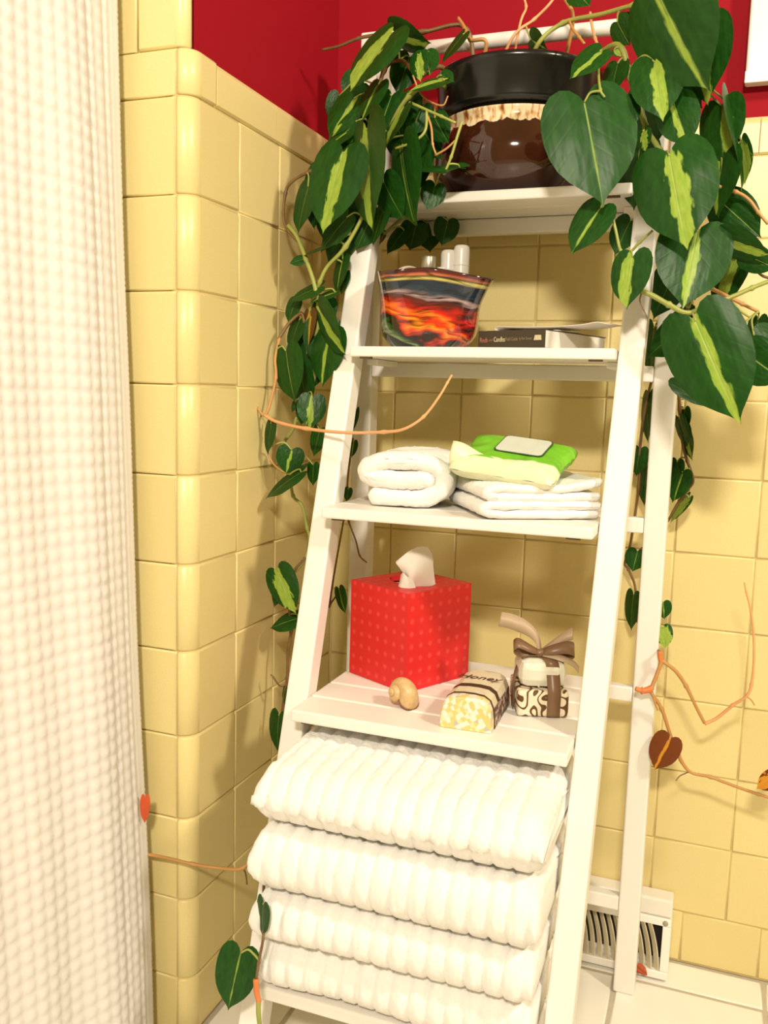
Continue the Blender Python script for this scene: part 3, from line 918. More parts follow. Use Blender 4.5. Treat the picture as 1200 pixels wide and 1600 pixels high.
# ------------------------------------------------------------------ gift soaps tied with a ribbon
def gift():
    m = NT('brown_scroll_print')
    tc = m.n('ShaderNodeTexCoord'); nv = m.n('ShaderNodeTexNoise'); nv.inputs['Scale'].default_value = 62; nv.inputs['Detail'].default_value = 0; m.l(tc.outputs['Object'], nv.inputs['Vector'])
    ph = m.math('SINE', m.math('MULTIPLY', nv.outputs[0], 27.0))
    m.col(m.ramp(ph, [(.0, (.74, .66, .50, 1)), (.42, (.78, .70, .54, 1)), (.50, (.15, .068, .018, 1)), (1, (.10, .042, .012, 1))])); m.set(Roughness=.5)
    rt = math.radians(20)
    root = empty('gift_soap', (.4005, .024, S4 + .0005), rt); tag(root, 'stacked gift soaps tied with a brown ribbon bow', 'soap')
    W, D, h1, h2 = .060, .070, .031, .034
    bm_obj('lower_soap', boxbm(-W / 2, W / 2, -D / 2, D / 2, 0, h1, .004, 3), m.m, root, False)
    pm = NT('pearly_wrap'); pm.col(pm.mix(pm.noise(90, 3), (.58, .57, .46, 1), (.76, .74, .64, 1))); pm.set(Roughness=.25); pm.bump(pm.noise(60, 2), .5, .003)
    # upper soap: faceted pillow
    bm = boxbm(-W * .46, W * .47, -D * .40, D * .42, h1 + .0003, h1 + h2, .011, 2)
    up = bm_obj('upper_soap', bm, pm.m, root, False)
    V = [(-W * .36, -D * .3615, h1 + h2 * .72), (-W * .10, -D * .372, h1 + h2 * .30), (-W * .06, -D * .366, h1 + .002), (-W * .09, -D * .3585, h1 + .002), (-W * .13, -D * .36, h1 + h2 * .32)]
    mesh_obj('wrap_fold', V + [(x, y + .004, z) for x, y, z in V], [(0, 1, 2, 3, 4), (9, 8, 7, 6, 5)] + [(k, (k + 1) % 5, 5 + (k + 1) % 5, 5 + k) for k in range(5)], pm.m, up, False)
    rm = plain('brown_satin_ribbon', (.19, .105, .055, 1), .38, .15, 60)
    rm2 = plain('sheer_taupe_ribbon', (.40, .29, .19, 1), .45, .1, 60)
    def strip(name, pts, wv, mat=rm, th=.0006, n=8):
        """ribbon of width vector(s) wv along pts"""
        path = smooth_path(pts, n); V = []; F = []
        for i, p in enumerate(path):
            t = i / (len(path) - 1)
            wd = wv(t) if callable(wv) else wv
            V += [p - wd / 2, p + wd / 2]
        for i in range(len(path) - 1): F.append((2 * i, 2 * i + 1, 2 * i + 3, 2 * i + 2))
        o = mesh_obj(name, V, F, mat, root); o.modifiers.new('t', 'SOLIDIFY').thickness = th
        return o
    e = .0012; T = h1 + h2 + e; xw = Vector((.0155, 0, 0)); bx = .012
    Vc = Vector
    # front-to-back band right of the middle
    strip('ribbon_band', [Vc((bx, -D / 2 - e, .001)), Vc((bx, -D / 2 - e, h1 * .55)), Vc((bx, -D / 2 - e, h1)), Vc((bx - .001, -D * .38 - e, h1 + h2 * .55)), Vc((bx - .003, -D * .34, T - .002)), Vc((bx - .010, -D * .10, T + .001))], xw)
    strip('ribbon_band', [Vc((bx - .010, -D * .10, T + .001)), Vc((bx - .008, D * .25, T)), Vc((bx, D * .44, h1 + h2 * .5)), Vc((bx, D / 2 + e, h1)), Vc((bx, D / 2 + e, .001))], xw)
    # side-to-side band
    yw = Vector((0, .0155, 0)); by = -.004
    strip('ribbon_band', [Vc((-W / 2 - e, by, .001)), Vc((-W / 2 - e, by, h1)), Vc((-W * .45, by, h1 + h2 * .6)), Vc((-W * .33, by - .002, T - .001)), Vc((0, by - .004, T + .002))], yw)
    K = Vc((-.002, -.010, T + .004))
    def kn():
        bm = bmesh.new(); bmesh.ops.create_uvsphere(bm, u_segments=14, v_segments=9, radius=.0062)
        for v in bm.verts: v.co = Vector((v.co.x * 1.1, v.co.y * .8, v.co.z * .85)) * (1 + .12 * noise.noise(v.co * 300)) + K
        bm_obj('ribbon_knot', bm, rm, root, True)
    kn()
    zw = lambda a, b, c: Vector((a, b, c))
    # left loop, right loop, tails
    strip('bow_loop', [K, K + Vc((-.012, -.004, .006)), K + Vc((-.027, -.002, .012)), K + Vc((-.032, .002, .006)), K + Vc((-.024, .004, -.001)), K + Vc((-.010, .002, -.001)), K], lambda t: zw(.001, .006 + .006 * math.sin(math.pi * t), .004 + .006 * math.sin(math.pi * t)), rm)
    strip('bow_loop', [K, K + Vc((.012, -.004, .005)), K + Vc((.030, -.002, .008)), K + Vc((.040, .002, .004)), K + Vc((.032, .006, -.003)), K + Vc((.014, .003, -.003)), K], lambda t: zw(.001, .006 + .005 * math.sin(math.pi * t), .005 + .009 * math.sin(math.pi * t)), rm)
    strip('bow_tail', [K, K + Vc((-.004, .004, .016)), K + Vc((-.016, .008, .027)), K + Vc((-.034, .012, .034)), K + Vc((-.048, .014, .036))], lambda t: zw(.004, .004, .005 + .012 * min(1, t * 1.6)), rm2)
    strip('bow_tail', [K, K + Vc((.016, .006, .010)), K + Vc((.030, .012, .017)), K + Vc((.040, .014, .021))], lambda t: zw(0, .008, .004 + .009 * t), rm2)
    strip('bow_tail', [K, K + Vc((.020, -.010, -.002)), K + Vc((.036, -.012, -.008)), K + Vc((.044, -.010, -.016))], lambda t: zw(.002, .008, .005), rm2)
gift()

# ------------------------------------------------------------------ glass bowl and what is in it
def bowl():
    m = NT('swirled_art_glass')
    uv = m.n('ShaderNodeUVMap').outputs[0]; sp = m.n('ShaderNodeSeparateXYZ'); m.l(uv, sp.inputs[0])
    th, hh = sp.outputs[0], sp.outputs[1]
    cv = m.n('ShaderNodeCombineXYZ'); m.l(m.math('MULTIPLY', th, 7.0), cv.inputs[0]); m.l(m.math('MULTIPLY', hh, 3.4), cv.inputs[1])
    nz = m.noise(1.0, 2, cv.outputs[0])
    low = m.math('SUBTRACT', 1.0, m.math('MULTIPLY', hh, 1.15), clamp=True)
    lean = m.math('MULTIPLY', m.math('COSINE', m.math('MULTIPLY', th, 6.2832)), .40)
    q = m.math('ADD', hh, m.math('MULTIPLY', m.math('MULTIPLY', m.math('SUBTRACT', nz, .5), low), 1.15))
    q = m.math('ADD', q, m.math('MULTIPLY', lean, low))
    k = lambda r, g, b: srgb(r, g, b)
    base = m.ramp(q, [(0, k(28, 42, 24)), (.07, k(150, 165, 120)), (.14, k(70, 110, 50)), (.20, k(30, 34, 24)), (.27, k(60, 16, 12)), (.33, k(226, 60, 20)), (.40, k(240, 150, 40)),
                      (.45, k(214, 40, 20)), (.51, k(240, 120, 36)), (.56, k(200, 30, 24)), (.62, k(110, 30, 28)), (.67, k(70, 40, 44)), (.71, k(176, 150, 150)), (.75, k(52, 62, 76)), (.80, k(34, 46, 62)),
                      (.845, k(40, 50, 66)), (.87, k(206, 190, 110)), (.895, k(60, 66, 30)), (.92, k(190, 110, 80)), (.95, k(96, 36, 36)), (1.0, k(60, 34, 36))])
    cv2 = m.n('ShaderNodeCombineXYZ'); m.l(m.math('MULTIPLY', th, 12.0), cv2.inputs[0]); m.l(m.math('MULTIPLY', m.math('ADD', hh, m.math('MULTIPLY', nz, .30)), 24.0), cv2.inputs[1])
    st = m.noise(1.0, 2, cv2.outputs[0])
    c = m.mix(m.math('MULTIPLY', m.math('SUBTRACT', st, .45, clamp=True), 3.6, clamp=True), base, k(20, 14, 14))
    m.col(c); m.set(Roughness=.10); m.b.inputs['Coat Weight'].default_value = .6; m.b.inputs['Coat Roughness'].default_value = .04
    n, nh = 112, 40
    ht = .094
    def rad(a, t):
        base = .0440 + .0215 * (1 - (1 - min(1, t / .38)) ** 2.6)
        r = base + (.014) * max(0, t - .35) ** 1.2
        r += (.0035 + .008 * max(0, t - .45) ** 1.3 * 2.2) * math.cos(4 * a + 1.1) * min(1, t * 1.4)
        r += .010 * max(0, t - .5) ** 1.5 * 2.8 * max(0, math.cos(a + .12)) ** 6
        return r
    def hz(a, t):
        return ht * t * (1 - .07 * max(0, math.cos(a + .12)) ** 4 * t - .03 * math.cos(4 * a + 1.1) * t ** 3)
    V = []; F = []; UV = []
    def ring(t, off, tv):
        for k_ in range(n + 1):
            a = 2 * math.pi * k_ / n
            r = max(.001, rad(a, t) - off)
            V.append((r * math.cos(a), r * math.sin(a), hz(a, t) + (.0035 if off else 0) * (1 - t))); UV.append((k_ / n, tv))
    rings = 0
    for r_ in (.0, .6, .9):
        for k_ in range(n + 1):
            a = 2 * math.pi * k_ / n; r = rad(a, 0) * r_
            V.append((r * math.cos(a), r * math.sin(a), .0006)); UV.append((k_ / n, 0))
        rings += 1
    for i in range(nh + 1): ring(i / nh, 0, i / nh); rings += 1
    for i in range(nh, -1, -1): ring(i / nh, .0032, i / nh); rings += 1
    for i in range(rings - 1):
        for k_ in range(n):
            a = i * (n + 1) + k_; F.append((a, a + 1, a + n + 2, a + n + 1))
    b = len(V) - (n + 1); F.append(tuple(range(b, b + n)))
    o = mesh_obj('art_glass_bowl', V, F, m.m, None, True, UV); o.location = (.2160, .118, S2 + .0005); o.rotation_euler.z = math.radians(-8)
    tag(o, 'wavy rimmed glass bowl swirled orange, red, green and navy', 'bowl')
    C = Vector((.2160, .118, S2))
    fm = NT('frosted_plastic'); fm.col((.80, .77, .73, 1)); fm.set(Roughness=.3); fm.b.inputs['Transmission Weight'].default_value = .15
    # twin-barrelled frosted bottle
    r = empty('frosted_bottle', C + Vector((.031, .004, .023))); tag(r, 'frosted white twin barrel bottle standing in the bowl', 'bottle')
    for dx, hh_ in ((-.0085, .104), (.0085, .1095)):
        V, F = lathe([(0, .001), (.0085, .001), (.0100, .004), (.0104, .03), (.0104, hh_ - .006), (.0095, hh_ - .002), (.0075, hh_), (0, hh_)], 24)
        p = mesh_obj('barrel', [(x + dx, y, z) for x, y, z in V], F, fm.m, r)
        V, F = lathe([(.0105, hh_ - .026), (.0108, hh_ - .0255), (.0108, hh_ - .0245), (.0105, hh_ - .024)], 24)
        mesh_obj('seam', [(x + dx, y, z) for x, y, z in V], F, fm.m, p)
    mt = NT('brushed_metal'); mt.col((.42, .38, .30, 1)); mt.set(Roughness=.35, Metallic=.8)
    r = empty('perfume_bottle', C + Vector((.000, -.010, .022))); tag(r, 'small bottle with a grey metal cap inside the bowl', 'bottle')
    V, F = lathe([(0, .001), (.013, .001), (.014, .004), (.014, .07), (.009, .076), (0, .077)], 24); mesh_obj('bottle_body', V, F, fm.m, r)
    V, F = lathe([(.0092, .0772), (.0096, .078), (.0096, .0945), (.0088, .096), (0, .096)], 24); mesh_obj('cap', V, F, mt.m, r)
    r = empty('round_compact', C + Vector((-.030, -.006, .090))); r.rotation_euler = (math.radians(58), math.radians(14), 0)
    tag(r, 'round pale compact leaning inside the bowl', 'compact')
    V, F = lathe([(0, -.004), (.019, -.004), (.0205, -.002), (.0205, .002), (.019, .004), (0, .004)], 32); mesh_obj('case', V, F, plain('pale_shell_plastic', (.70, .62, .46, 1), .25, .15, 80), r)
    V, F = lathe([(.0150, .0042), (.0158, .0052), (.0166, .0042)], 32); mesh_obj('ring', V, F, mt.m, r)
    r = empty('small_tube', C + Vector((-.014, .012, .022))); tag(r, 'little green and white tube tip showing above the bowl rim', 'tube')
    V, F = lathe([(0, 0), (.008, .0), (.009, .01), (.008, .072), (.004, .074), (0, .074)], 18); mesh_obj('tube_body', V, F, plain('white_tube', (.74, .74, .66, 1), .3), r)
    V, F = lathe([(.0042, .0742), (.0046, .075), (.0044, .084), (0, .0845)], 18); mesh_obj('tube_cap', V, F, plain('pale_green_cap', (.42, .55, .22, 1), .3), r)
    r = empty('cotton_tube', C + Vector((.0155, -.004, .023))); tag(r, 'white cylinder between metal cap and frosted bottle in bowl', 'tube')
    V, F = lathe([(0, 0), (.0065, .0), (.007, .004), (.007, .078), (.0055, .0815), (0, .082)], 20); mesh_obj('tube_body', V, F, M['white'], r)
bowl()

# ------------------------------------------------------------------ book and folded paper
def book():
    cor = at(851, 546, .062); cor.z = S2 + .0006
    dl = Vector((-.93, .36, 0)).normalized()       # along the spine, away to the left
    dr = Vector((.36, .93, 0)).normalized()        # along the page ends, away to the right
    ang = math.atan2(dl.y, dl.x)
    r = empty('paperback_book', cor); tag(r, 'dark spined paperback lying flat beside the glass bowl', 'book')
    L, D, t = .098, .150, .0222
    # local axes: spine along dl, depth along dr
    def T(p): return dl * p[0] + dr * p[1] + Vector((0, 0, p[2]))
    def hx(x0, x1, y0, y1, z0, z1, bev=.0008):
        return hexa([T(q) for q in ((x0, y0, z0), (x1, y0, z0), (x1, y1, z0), (x0, y1, z0), (x0, y0, z1), (x1, y0, z1), (x1, y1, z1), (x0, y1, z1))], bev)
    cov = plain('dark_olive_cover', (.045, .032, .018, 1), .45, .15, 50)
    bm_obj('spine', hx(0, L, 0, .0012, 0, t, .0005), cov, r)
    bm_obj('cover', hx(0, L, .0012, D, t - .0009, t, .0003), cov, r)
    bm_obj('cover', hx(0, L, .0012, D, 0, .0009, .0003), plain('cream_back_cover', (.62, .52, .38, 1), .5), r)
    pg = NT('page_edges'); tc = pg.n('ShaderNodeTexCoord'); wv = pg.n('ShaderNodeTexWave', bands_direction='Z'); wv.inputs['Scale'].default_value = 260; wv.inputs['Distortion'].default_value = 2.5; pg.l(tc.outputs['Object'], wv.inputs['Vector'])
    pg.col(pg.mix(wv.outputs['Fac'], (.70, .65, .58, 1), (.86, .82, .76, 1))); pg.set(Roughness=.8)
    bm_obj('page_block', hx(.0008, L - .0015, .0014, D - .002, .0010, t - .0010, .0004), pg.m, r)
    ink = plain('cream_print', (.60, .52, .34, 1), .5); ink2 = plain('dim_print', (.22, .18, .09, 1), .5); pink = plain('rosy_print', (.42, .15, .10, 1), .5)
    # lettering on the spine, reading from the far end (left) to the corner
    rx = -dl; nz = Vector((0, 0, 1)); ny = rx.cross(nz)       # ny points out of the spine
    def pl(d, z):
        o = dl * d - dr * .0003 + Vector((0, 0, z))
        return Matrix(((rx.x, nz.x, -dr.x, o.x), (rx.y, nz.y, -dr.y, o.y), (rx.z, nz.z, -dr.z, o.z), (0, 0, 0, 1)))
    lettering('spine_lettering', 'Reds', .0085, pink, r, pl(.089, .0105), 0, .0002, .75)
    lettering('spine_lettering', 'and', .005, ink2, r, pl(.0785, .0105), 0, .0002, .8)
    lettering('spine_lettering', 'Candles', .0085, ink, r, pl(.0655, .0110), 0, .0002, .62)
    lettering('spine_lettering', 'Field Guide', .0065, ink2, r, pl(.0475, .0112), 0, .0002, .6)
    lettering('spine_lettering', 'by Bert Stewart', .0052, ink2, r, pl(.0275, .0116), 0, .0002, .55)
    lg = bmesh.new(); a = [(.016, .0095), (.005, .0095), (.006, .0155), (.0145, .0155)]
    vs = [lg.verts.new(dl * d - dr * .0002 + Vector((0, 0, z))) for d, z in a] + [lg.verts.new(dl * d - dr * -.0002 + Vector((0, 0, z))) for d, z in a]
    for f in ((0, 1, 2, 3), (7, 6, 5, 4), (0, 4, 5, 1), (1, 5, 6, 2), (2, 6, 7, 3), (3, 7, 4, 0)): lg.faces.new([vs[i] for i in f])
    bmesh.ops.recalc_face_normals(lg, faces=lg.faces[:]); bm_obj('spine_emblem', lg, ink, r)
    # folded leaflet lying on the book
    A = Vector((cor.x, cor.y, cor.z + t + .0008)) + dr * .030
    path = [(.002, .0005), (.03, .0005), (.06, .0006), (.086, .0010), (.0935, .0035), (.088, .0060), (.06, .0048), (.03, .0040), (.004, .0040), (-.030, .0052), (-.050, .0075), (-.062, .0055)]
    pts = smooth_path([Vector((a, 0, z)) for a, z in path], 5)
    V = []; F = []
    for p in pts:
        for b in (0, .03, .06): V.append(dl * p.x + dr * b + Vector((0, 0, p.z)))
    for i in range(len(pts) - 1):
        for j in range(2):
            q = i * 3 + j; F.append((q, q + 1, q + 4, q + 3))
    o = mesh_obj('folded_leaflet', V, F, plain('white_leaflet_paper', (.78, .74, .68, 1), .55, .05, 30)); o.location = A
    o.modifiers.new('t', 'SOLIDIFY').thickness = .0009
    tag(o, 'white folded leaflet lying on top of the paperback', 'leaflet')
book()

# ------------------------------------------------------------------ crock and the trailing plant
CC = Vector((.303, .196, S1 + .0006))
def crock():
    m = NT('brown_drip_glaze')
    tc = m.n('ShaderNodeTexCoord'); sp = m.n('ShaderNodeSeparateXYZ'); m.l(tc.outputs['Object'], sp.inputs[0])
    an = m.math('ARCTAN2', sp.outputs[1], sp.outputs[0])
    cv = m.n('ShaderNodeCombineXYZ'); m.l(m.math('MULTIPLY', an, 5.0), cv.inputs[0])
    edge = m.math('ADD', .0800, m.math('MULTIPLY', m.math('SUBTRACT', m.noise(1.3, 2, cv.outputs[0]), .5), .022))
    f = m.math('MULTIPLY', m.math('SUBTRACT', sp.outputs[2], edge), 900, clamp=True)
    cv2 = m.n('ShaderNodeCombineXYZ'); m.l(m.math('MULTIPLY', an, 16.0), cv2.inputs[0]); m.l(m.math('MULTIPLY', sp.outputs[2], 60.0), cv2.inputs[1])
    cream = m.ramp(m.noise(1.0, 3, cv2.outputs[0]), [(.30, (.20, .060, .018, 1)), (.42, (.52, .30, .12, 1)), (.52, (.70, .58, .38, 1)), (1, (.78, .70, .52, 1))])
    brown = m.mix(m.noise(25, 2), (.022, .005, .003, 1), (.050, .011, .005, 1))
    m.col(m.mix(f, brown, cream)); m.set(Roughness=.08); m.b.inputs['Coat Weight'].default_value = .5; m.b.inputs['Coat Roughness'].default_value = .05
    prof = [(0, 0), (.070, 0), (.078, .002), (.092, .012), (.1055, .032), (.1095, .050), (.1085, .068), (.1035, .085), (.0995, .096), (.0990, .104), (.1005, .110), (.0990, .1125), (.0955, .1125), (.0945, .108), (.094, .095), (.099, .06), (.085, .012), (0, .010)]
    pr = smooth_path([Vector((r, 0, z)) for r, z in prof], 4)
    V, F = lathe([(max(0, p.x), p.z * .885) for p in pr], 72)
    o = mesh_obj('stoneware_crock', V, F, m.m); o.location = CC
    tag(o, 'glossy brown stoneware crock with cream drip band on the top shelf', 'crock')
crock()

plant = empty('potted_philodendron', CC + Vector((0, 0, .013)))
tag(plant, 'trailing heart leaf philodendron with lime streaked leaves in black pot', 'plant')
PI0 = Matrix.Translation(plant.location).inverted()
def PP(o):
    o.parent = plant; o.matrix_parent_inverse = PI0; return o
blk = plain('black_plastic', (.008, .008, .008, 1), .22, .2, 40)
prof = [(0, .012), (.060, .012), (.066, .016), (.0915, .100), (.0930, .1145), (.1035, .116), (.1045, .120), (.1060, .158), (.1085, .160), (.1085, .166), (.1065, .168), (.1030, .166), (.1015, .150), (.088, .10), (.063, .020), (0, .018)]
V, F = lathe(prof, 72)
pot = mesh_obj('black_pot', [(x, y, z - .013 + .004 - .0128) for x, y, z in V], F, blk, plant)
V = []; F = []
for i in range(13):
    for k in range(40):
        a = 2 * math.pi * k / 40; r = .0995 * i / 12
        V.append((r * math.cos(a), r * math.sin(a), .131 + .004 * noise.noise(Vector((r * 90 * math.cos(a), r * 90 * math.sin(a), 0)))))
for i in range(12):
    for k in range(40): F.append((i * 40 + k, i * 40 + (k + 1) % 40, i * 40 + 40 + (k + 1) % 40, i * 40 + 40 + k))
mesh_obj('soil', V, F, plain('dark_potting_soil', (.03, .018, .010, 1), .95, .4, 200, .8, 300, bdist=.003), plant)

STEMS = []
def stem(pts, r=.0022, mat='stem_green', name='vine', taper=.8, keep=True):
    """pts: (u, v, depth y) or Vectors"""
    P3 = [p if isinstance(p, Vector) else at(*p) for p in pts]
    path = smooth_path(P3, 7); n = len(path)
    rad = [r * (1 - (1 - taper) * i / (n - 1)) * (1 + .10 * noise.noise(path[i] * 60)) for i in range(n)]
    for i in range(0, n, 14):                      # leaf nodes
        if 0 < i < n - 1: rad[i] *= 1.45
    o = PP(tube(name, path, rad, M[mat], None, 8))
    if keep: STEMS.append(path)
    return o

HALF = [(0, 0), (.045, -.075), (.13, -.145), (.235, -.170), (.345, -.135), (.43, -.050), (.482, .06), (.5, .19), (.497, .33), (.468, .47), (.405, .61), (.305, .735), (.180, .84), (.082, .915), (.028, .968), (0, 1.03)]
MID = [0, 0, .005, .015, .035, .07, .12, .19, .28, .40, .53, .67, .80, .90, .96, 1.03]
NS = 6
def leaf(b, t, wpx, st=.25, off=.5, warm=0.0, roll=None, ratio=.86, curl=.17, fold=.14, droop=.10, pet=True, face=None, side=1, mat=None, petmat='stem_green', wav=.02):
    """heart-shaped leaf. b, t: (u, v, y) of the sinus and of the tip; wpx: apparent width"""
    B = b if isinstance(b, Vector) else at(*b); T_ = t if isinstance(t, Vector) else at(*t)
    ax = T_ - B; L = ax.length / 1.03; ax.normalize()
    mid = (B + T_) / 2
    wapp = px(wpx, mid)
    W = max(wapp, ratio * L) if ratio else wapp
    view = face if face is not None else ((CAM - mid).normalized() * .8 + Vector((.15, -.3, .25)))
    n0 = (view - ax * view.dot(ax)).normalized()
    ra = math.acos(max(-1, min(1, wapp / W))) * side if roll is None else math.radians(roll)
    n1 = Matrix.Rotation(ra, 3, ax) @ n0
    sx = ax.cross(n1)
    V = []; F = []; UV = []; seed = random.random() * 100
    nq = len(HALF)
    def pt(x, y, s):
        z = fold * abs(x) * (1 - .55 * abs(x)) - curl * (x * x) * 1.6
        yy = max(0, y)
        z += -droop * (yy * yy) + droop * .9 * yy - .10 * max(0, -y)
        z += wav * noise.noise(Vector((x * 3.2, y * 3.2, seed))) * (abs(x) * 2)
        return B + ax * (y * L) + sx * (x * W) - n1 * (-z * L)
    for sgn in (-1, 1):
        base = len(V)
        for q in range(nq):
            ox, oy = HALF[q]; my = MID[q]
            for k in range(NS + 1):
                s = k / NS
                x = sgn * ox * s; y = my + (oy - my) * (s ** 1.15)
                V.append(pt(x, y, s)); UV.append((x + .5, y))
        for q in range(nq - 1):
            for k in range(NS):
                a = base + q * (NS + 1) + k
                f = (a, a + NS + 1, a + NS + 2, a + 1)
                F.append(f if sgn < 0 else f[::-1])
    bm = bmesh.new(); vs = [bm.verts.new(v) for v in V]; ul = bm.loops.layers.uv.new('UVMap')
    for f in F:
        fc = bm.faces.new([vs[i] for i in f]); fc.smooth = True
        for lp, i in zip(fc.loops, f): lp[ul].uv = UV[i]
    bmesh.ops.remove_doubles(bm, verts=bm.verts[:], dist=L * .003)
    me = bpy.data.meshes.new('leaf'); bm.to_mesh(me); bm.free(); me.materials.append(mat or M['leaf'])
    o = bpy.data.objects.new('leaf', me); COL.objects.link(o)
    o.color = (st, off, warm, 1)
    PP(o)
    if pet and STEMS:
        best = None
        for path in STEMS:
            for p in path:
                d = (p - B).length
                # the stalk leaves the vine above or behind the leaf
                sc_ = d + max(0, (B.z - p.z)) * .6 + max(0, (p - B).dot(n1)) * .5
                if best is None or sc_ < best[0]: best = (sc_, p, d)
        if .006 < best[2] < .14:
            p = best[1]; d = best[2]
            m1 = B.lerp(p, .35) - ax * d * .16 + Vector((0, 0, d * .12)); m2 = B.lerp(p, .7) + Vector((0, 0, d * .10)) - ax * d * .08
            path = smooth_path([B + n1 * .0005, m1, m2, p], 5)
            q = tube('petiole', path, [.0011 + .0004 * i / len(path) for i in range(len(path))], M[petmat], None, 6)
            q.parent = o
    return o

# -- vines -----------------------------------------------------------
top = CC + Vector((0, 0, .148))
stem([top + Vector((.02, -.05, -.01)), (840, 70, .12), (880, 36, .12), (940, 22, .10), (990, 8, .08), (1040, 0, .06)], .0030)
stem([top + Vector((-.03, -.03, -.01)), (800, 60, .14), (835, 30, .15), (862, 2, .15), (880, -30, .16)], .0020, 'stem_salmon')
stem([top + Vector((-.01, -.02, -.01)), (812, 40, .16), (822, 10, .17), (810, -20, .17)], .0018, 'stem_salmon')
stem([top + Vector((.05, .0, -.01)), (895, 36, .16), (884, 0, .17), (878, -30, .18)], .0026, 'stem_tan')
stem([top + Vector((-.05, -.04, -.01)), (760, 68, .13), (735, 62, .13), (724, 40, .15), (716, 28, .16)], .0026, 'stem_tan')
stem([top + Vector((-.06, .0, -.01)), (730, 46, .18), (660, 50, .17), (590, 55, .17), (560, 60, .17), (530, 72, .17), (503, 78, .17)], .0030, 'stem_brown', taper=.6)
stem([top + Vector((-.07, -.02, -.01)), (690, 105, .12), (655, 118, .10), (628, 95, .12), (600, 110, .13), (585, 180, .12), (575, 240, .12)], .0032, 'stem_brown')
stem([top + Vector((-.08, -.03, -.01)), (680, 130, .09), (640, 150, .08), (610, 200, .09), (590, 270, .10), (570, 330, .09), (540, 385, .085), (512, 416, .085), (500, 440, .085), (486, 480, .09), (478, 520, .09)], .0030, 'stem_green')
stem([(575, 240, .12), (530, 258, .11), (485, 268, .10), (456, 284, .10), (446, 302, .10), (443, 338, .095), (450, 360, .092), (470, 382, .090)], .0024, 'stem_brown')
stem([(450, 352, .092), (464, 370, .09), (478, 405, .085), (490, 440, .08), (498, 480, .08), (497, 510, .08), (486, 545, .09), (492, 585, .09), (480, 620, .09)], .0030, 'stem_green')
stem([(480, 520, .09), (475, 500, .09), (470, 490, .09), (452, 505, .085), (435, 530, .075)], .0026, 'stem_brown')
stem([(437, 528, .075), (430, 560, .07), (431, 590, .068), (422, 630, .060), (413, 649, .052), (402, 637, .052)], .0022, 'stem_tan')
stem([(413, 649, .052), (435, 660, .045), (480, 670, .030), (540, 676, .010), (600, 675, -.002), (632, 670, -.008), (662, 651, -.004), (686, 620, .0), (699, 598, .006), (706, 586, .012)], .0024, 'stem_salmon', taper=.55)
stem([(480, 520, .09), (480, 570, .10), (468, 630, .10), (458, 670, .095), (440, 700, .09), (452, 738, .085), (458, 775, .085), (472, 790, .085), (480, 825, .085), (484, 842, .085), (479, 868, .085), (466, 888, .08), (447, 905, .075)], .0026, 'stem_green')
stem([(484, 842, .09), (478, 870, .085), (455, 900, .075), (452, 940, .07), (455, 985, .07), (450, 1020, .068), (449, 1060, .066), (444, 1090, .064), (441, 1118, .06)], .0026, 'stem_brown')
stem([(424, 672, .060), (418, 700, .056), (424, 720, .056), (436, 733, .06), (452, 742, .07)], .0014, 'stem_tan')
stem([(449, 1068, .066), (438, 1072, .06), (427, 1058, .055), (423, 1054, .055)], .0013, 'stem_brown')
# behind the left rear leg / under the shelf
stem([(640, 160, .075), (667, 172, .066), (690, 182, .060), (712, 192, .058)], .0018, 'stem_green')
stem([(667, 174, .066), (664, 205, .060), (645, 222, .058), (618, 232, .060)], .0019, 'stem_green')
stem([(668, 180, .066), (674, 200, .062), (676, 225, .060), (681, 241, .060)], .0015, 'stem_tan')
stem([(722, 190, .060), (714, 215, .058), (705, 245, .058), (694, 272, .058)], .0020, 'stem_green')
stem([(680, 243, .060), (698, 232, .058), (714, 217, .058)], .0015, 'stem_tan')
stem([(645, 118, .09), (660, 150, .085), (690, 165, .08), (700, 150, .08)], .0012, 'stem_tan')
stem([(600, 366, .15), (575, 420, .16), (560, 520, .17), (554, 640, .18), (546, 720, .18), (541, 790, .18), (545, 815, .16), (556, 845, .15), (562, 868, .145), (573, 879, .14)], .0017, 'stem_brown', taper=.6)
stem([(541, 790, .18), (525, 880, .16), (515, 945, .16), (518, 941, .16), (530, 925, .15)], .0015, 'stem_brown')
# low on the left
stem([(441, 1118, .06), (432, 1240, .04), (418, 1300, .0), (402, 1324, -.07), (380, 1356, -.10), (340, 1356, -.105), (300, 1350, -.118), (262, 1341, -.125), (224, 1334, -.130), (200, 1332, -.150)], .0024, 'stem_tan')
stem([(380, 1356, -.10), (384, 1366, -.10), (386, 1382, -.10)], .0011, 'stem_brown')
stem([(418, 1300, .0), (412, 1390, -.15), (412, 1440, -.20), (411, 1468, -.218), (404, 1505, -.218), (400, 1532, -.218)], .0018, 'stem_brown')
stem([(400, 1530, -.219), (401, 1550, -.219), (405, 1566, -.219)], .0034, 'bud', 'bud_sheath', .8)
stem([(404, 1564, -.219), (404, 1585, -.219), (407, 1612, -.219)], .0030, 'stem_green')
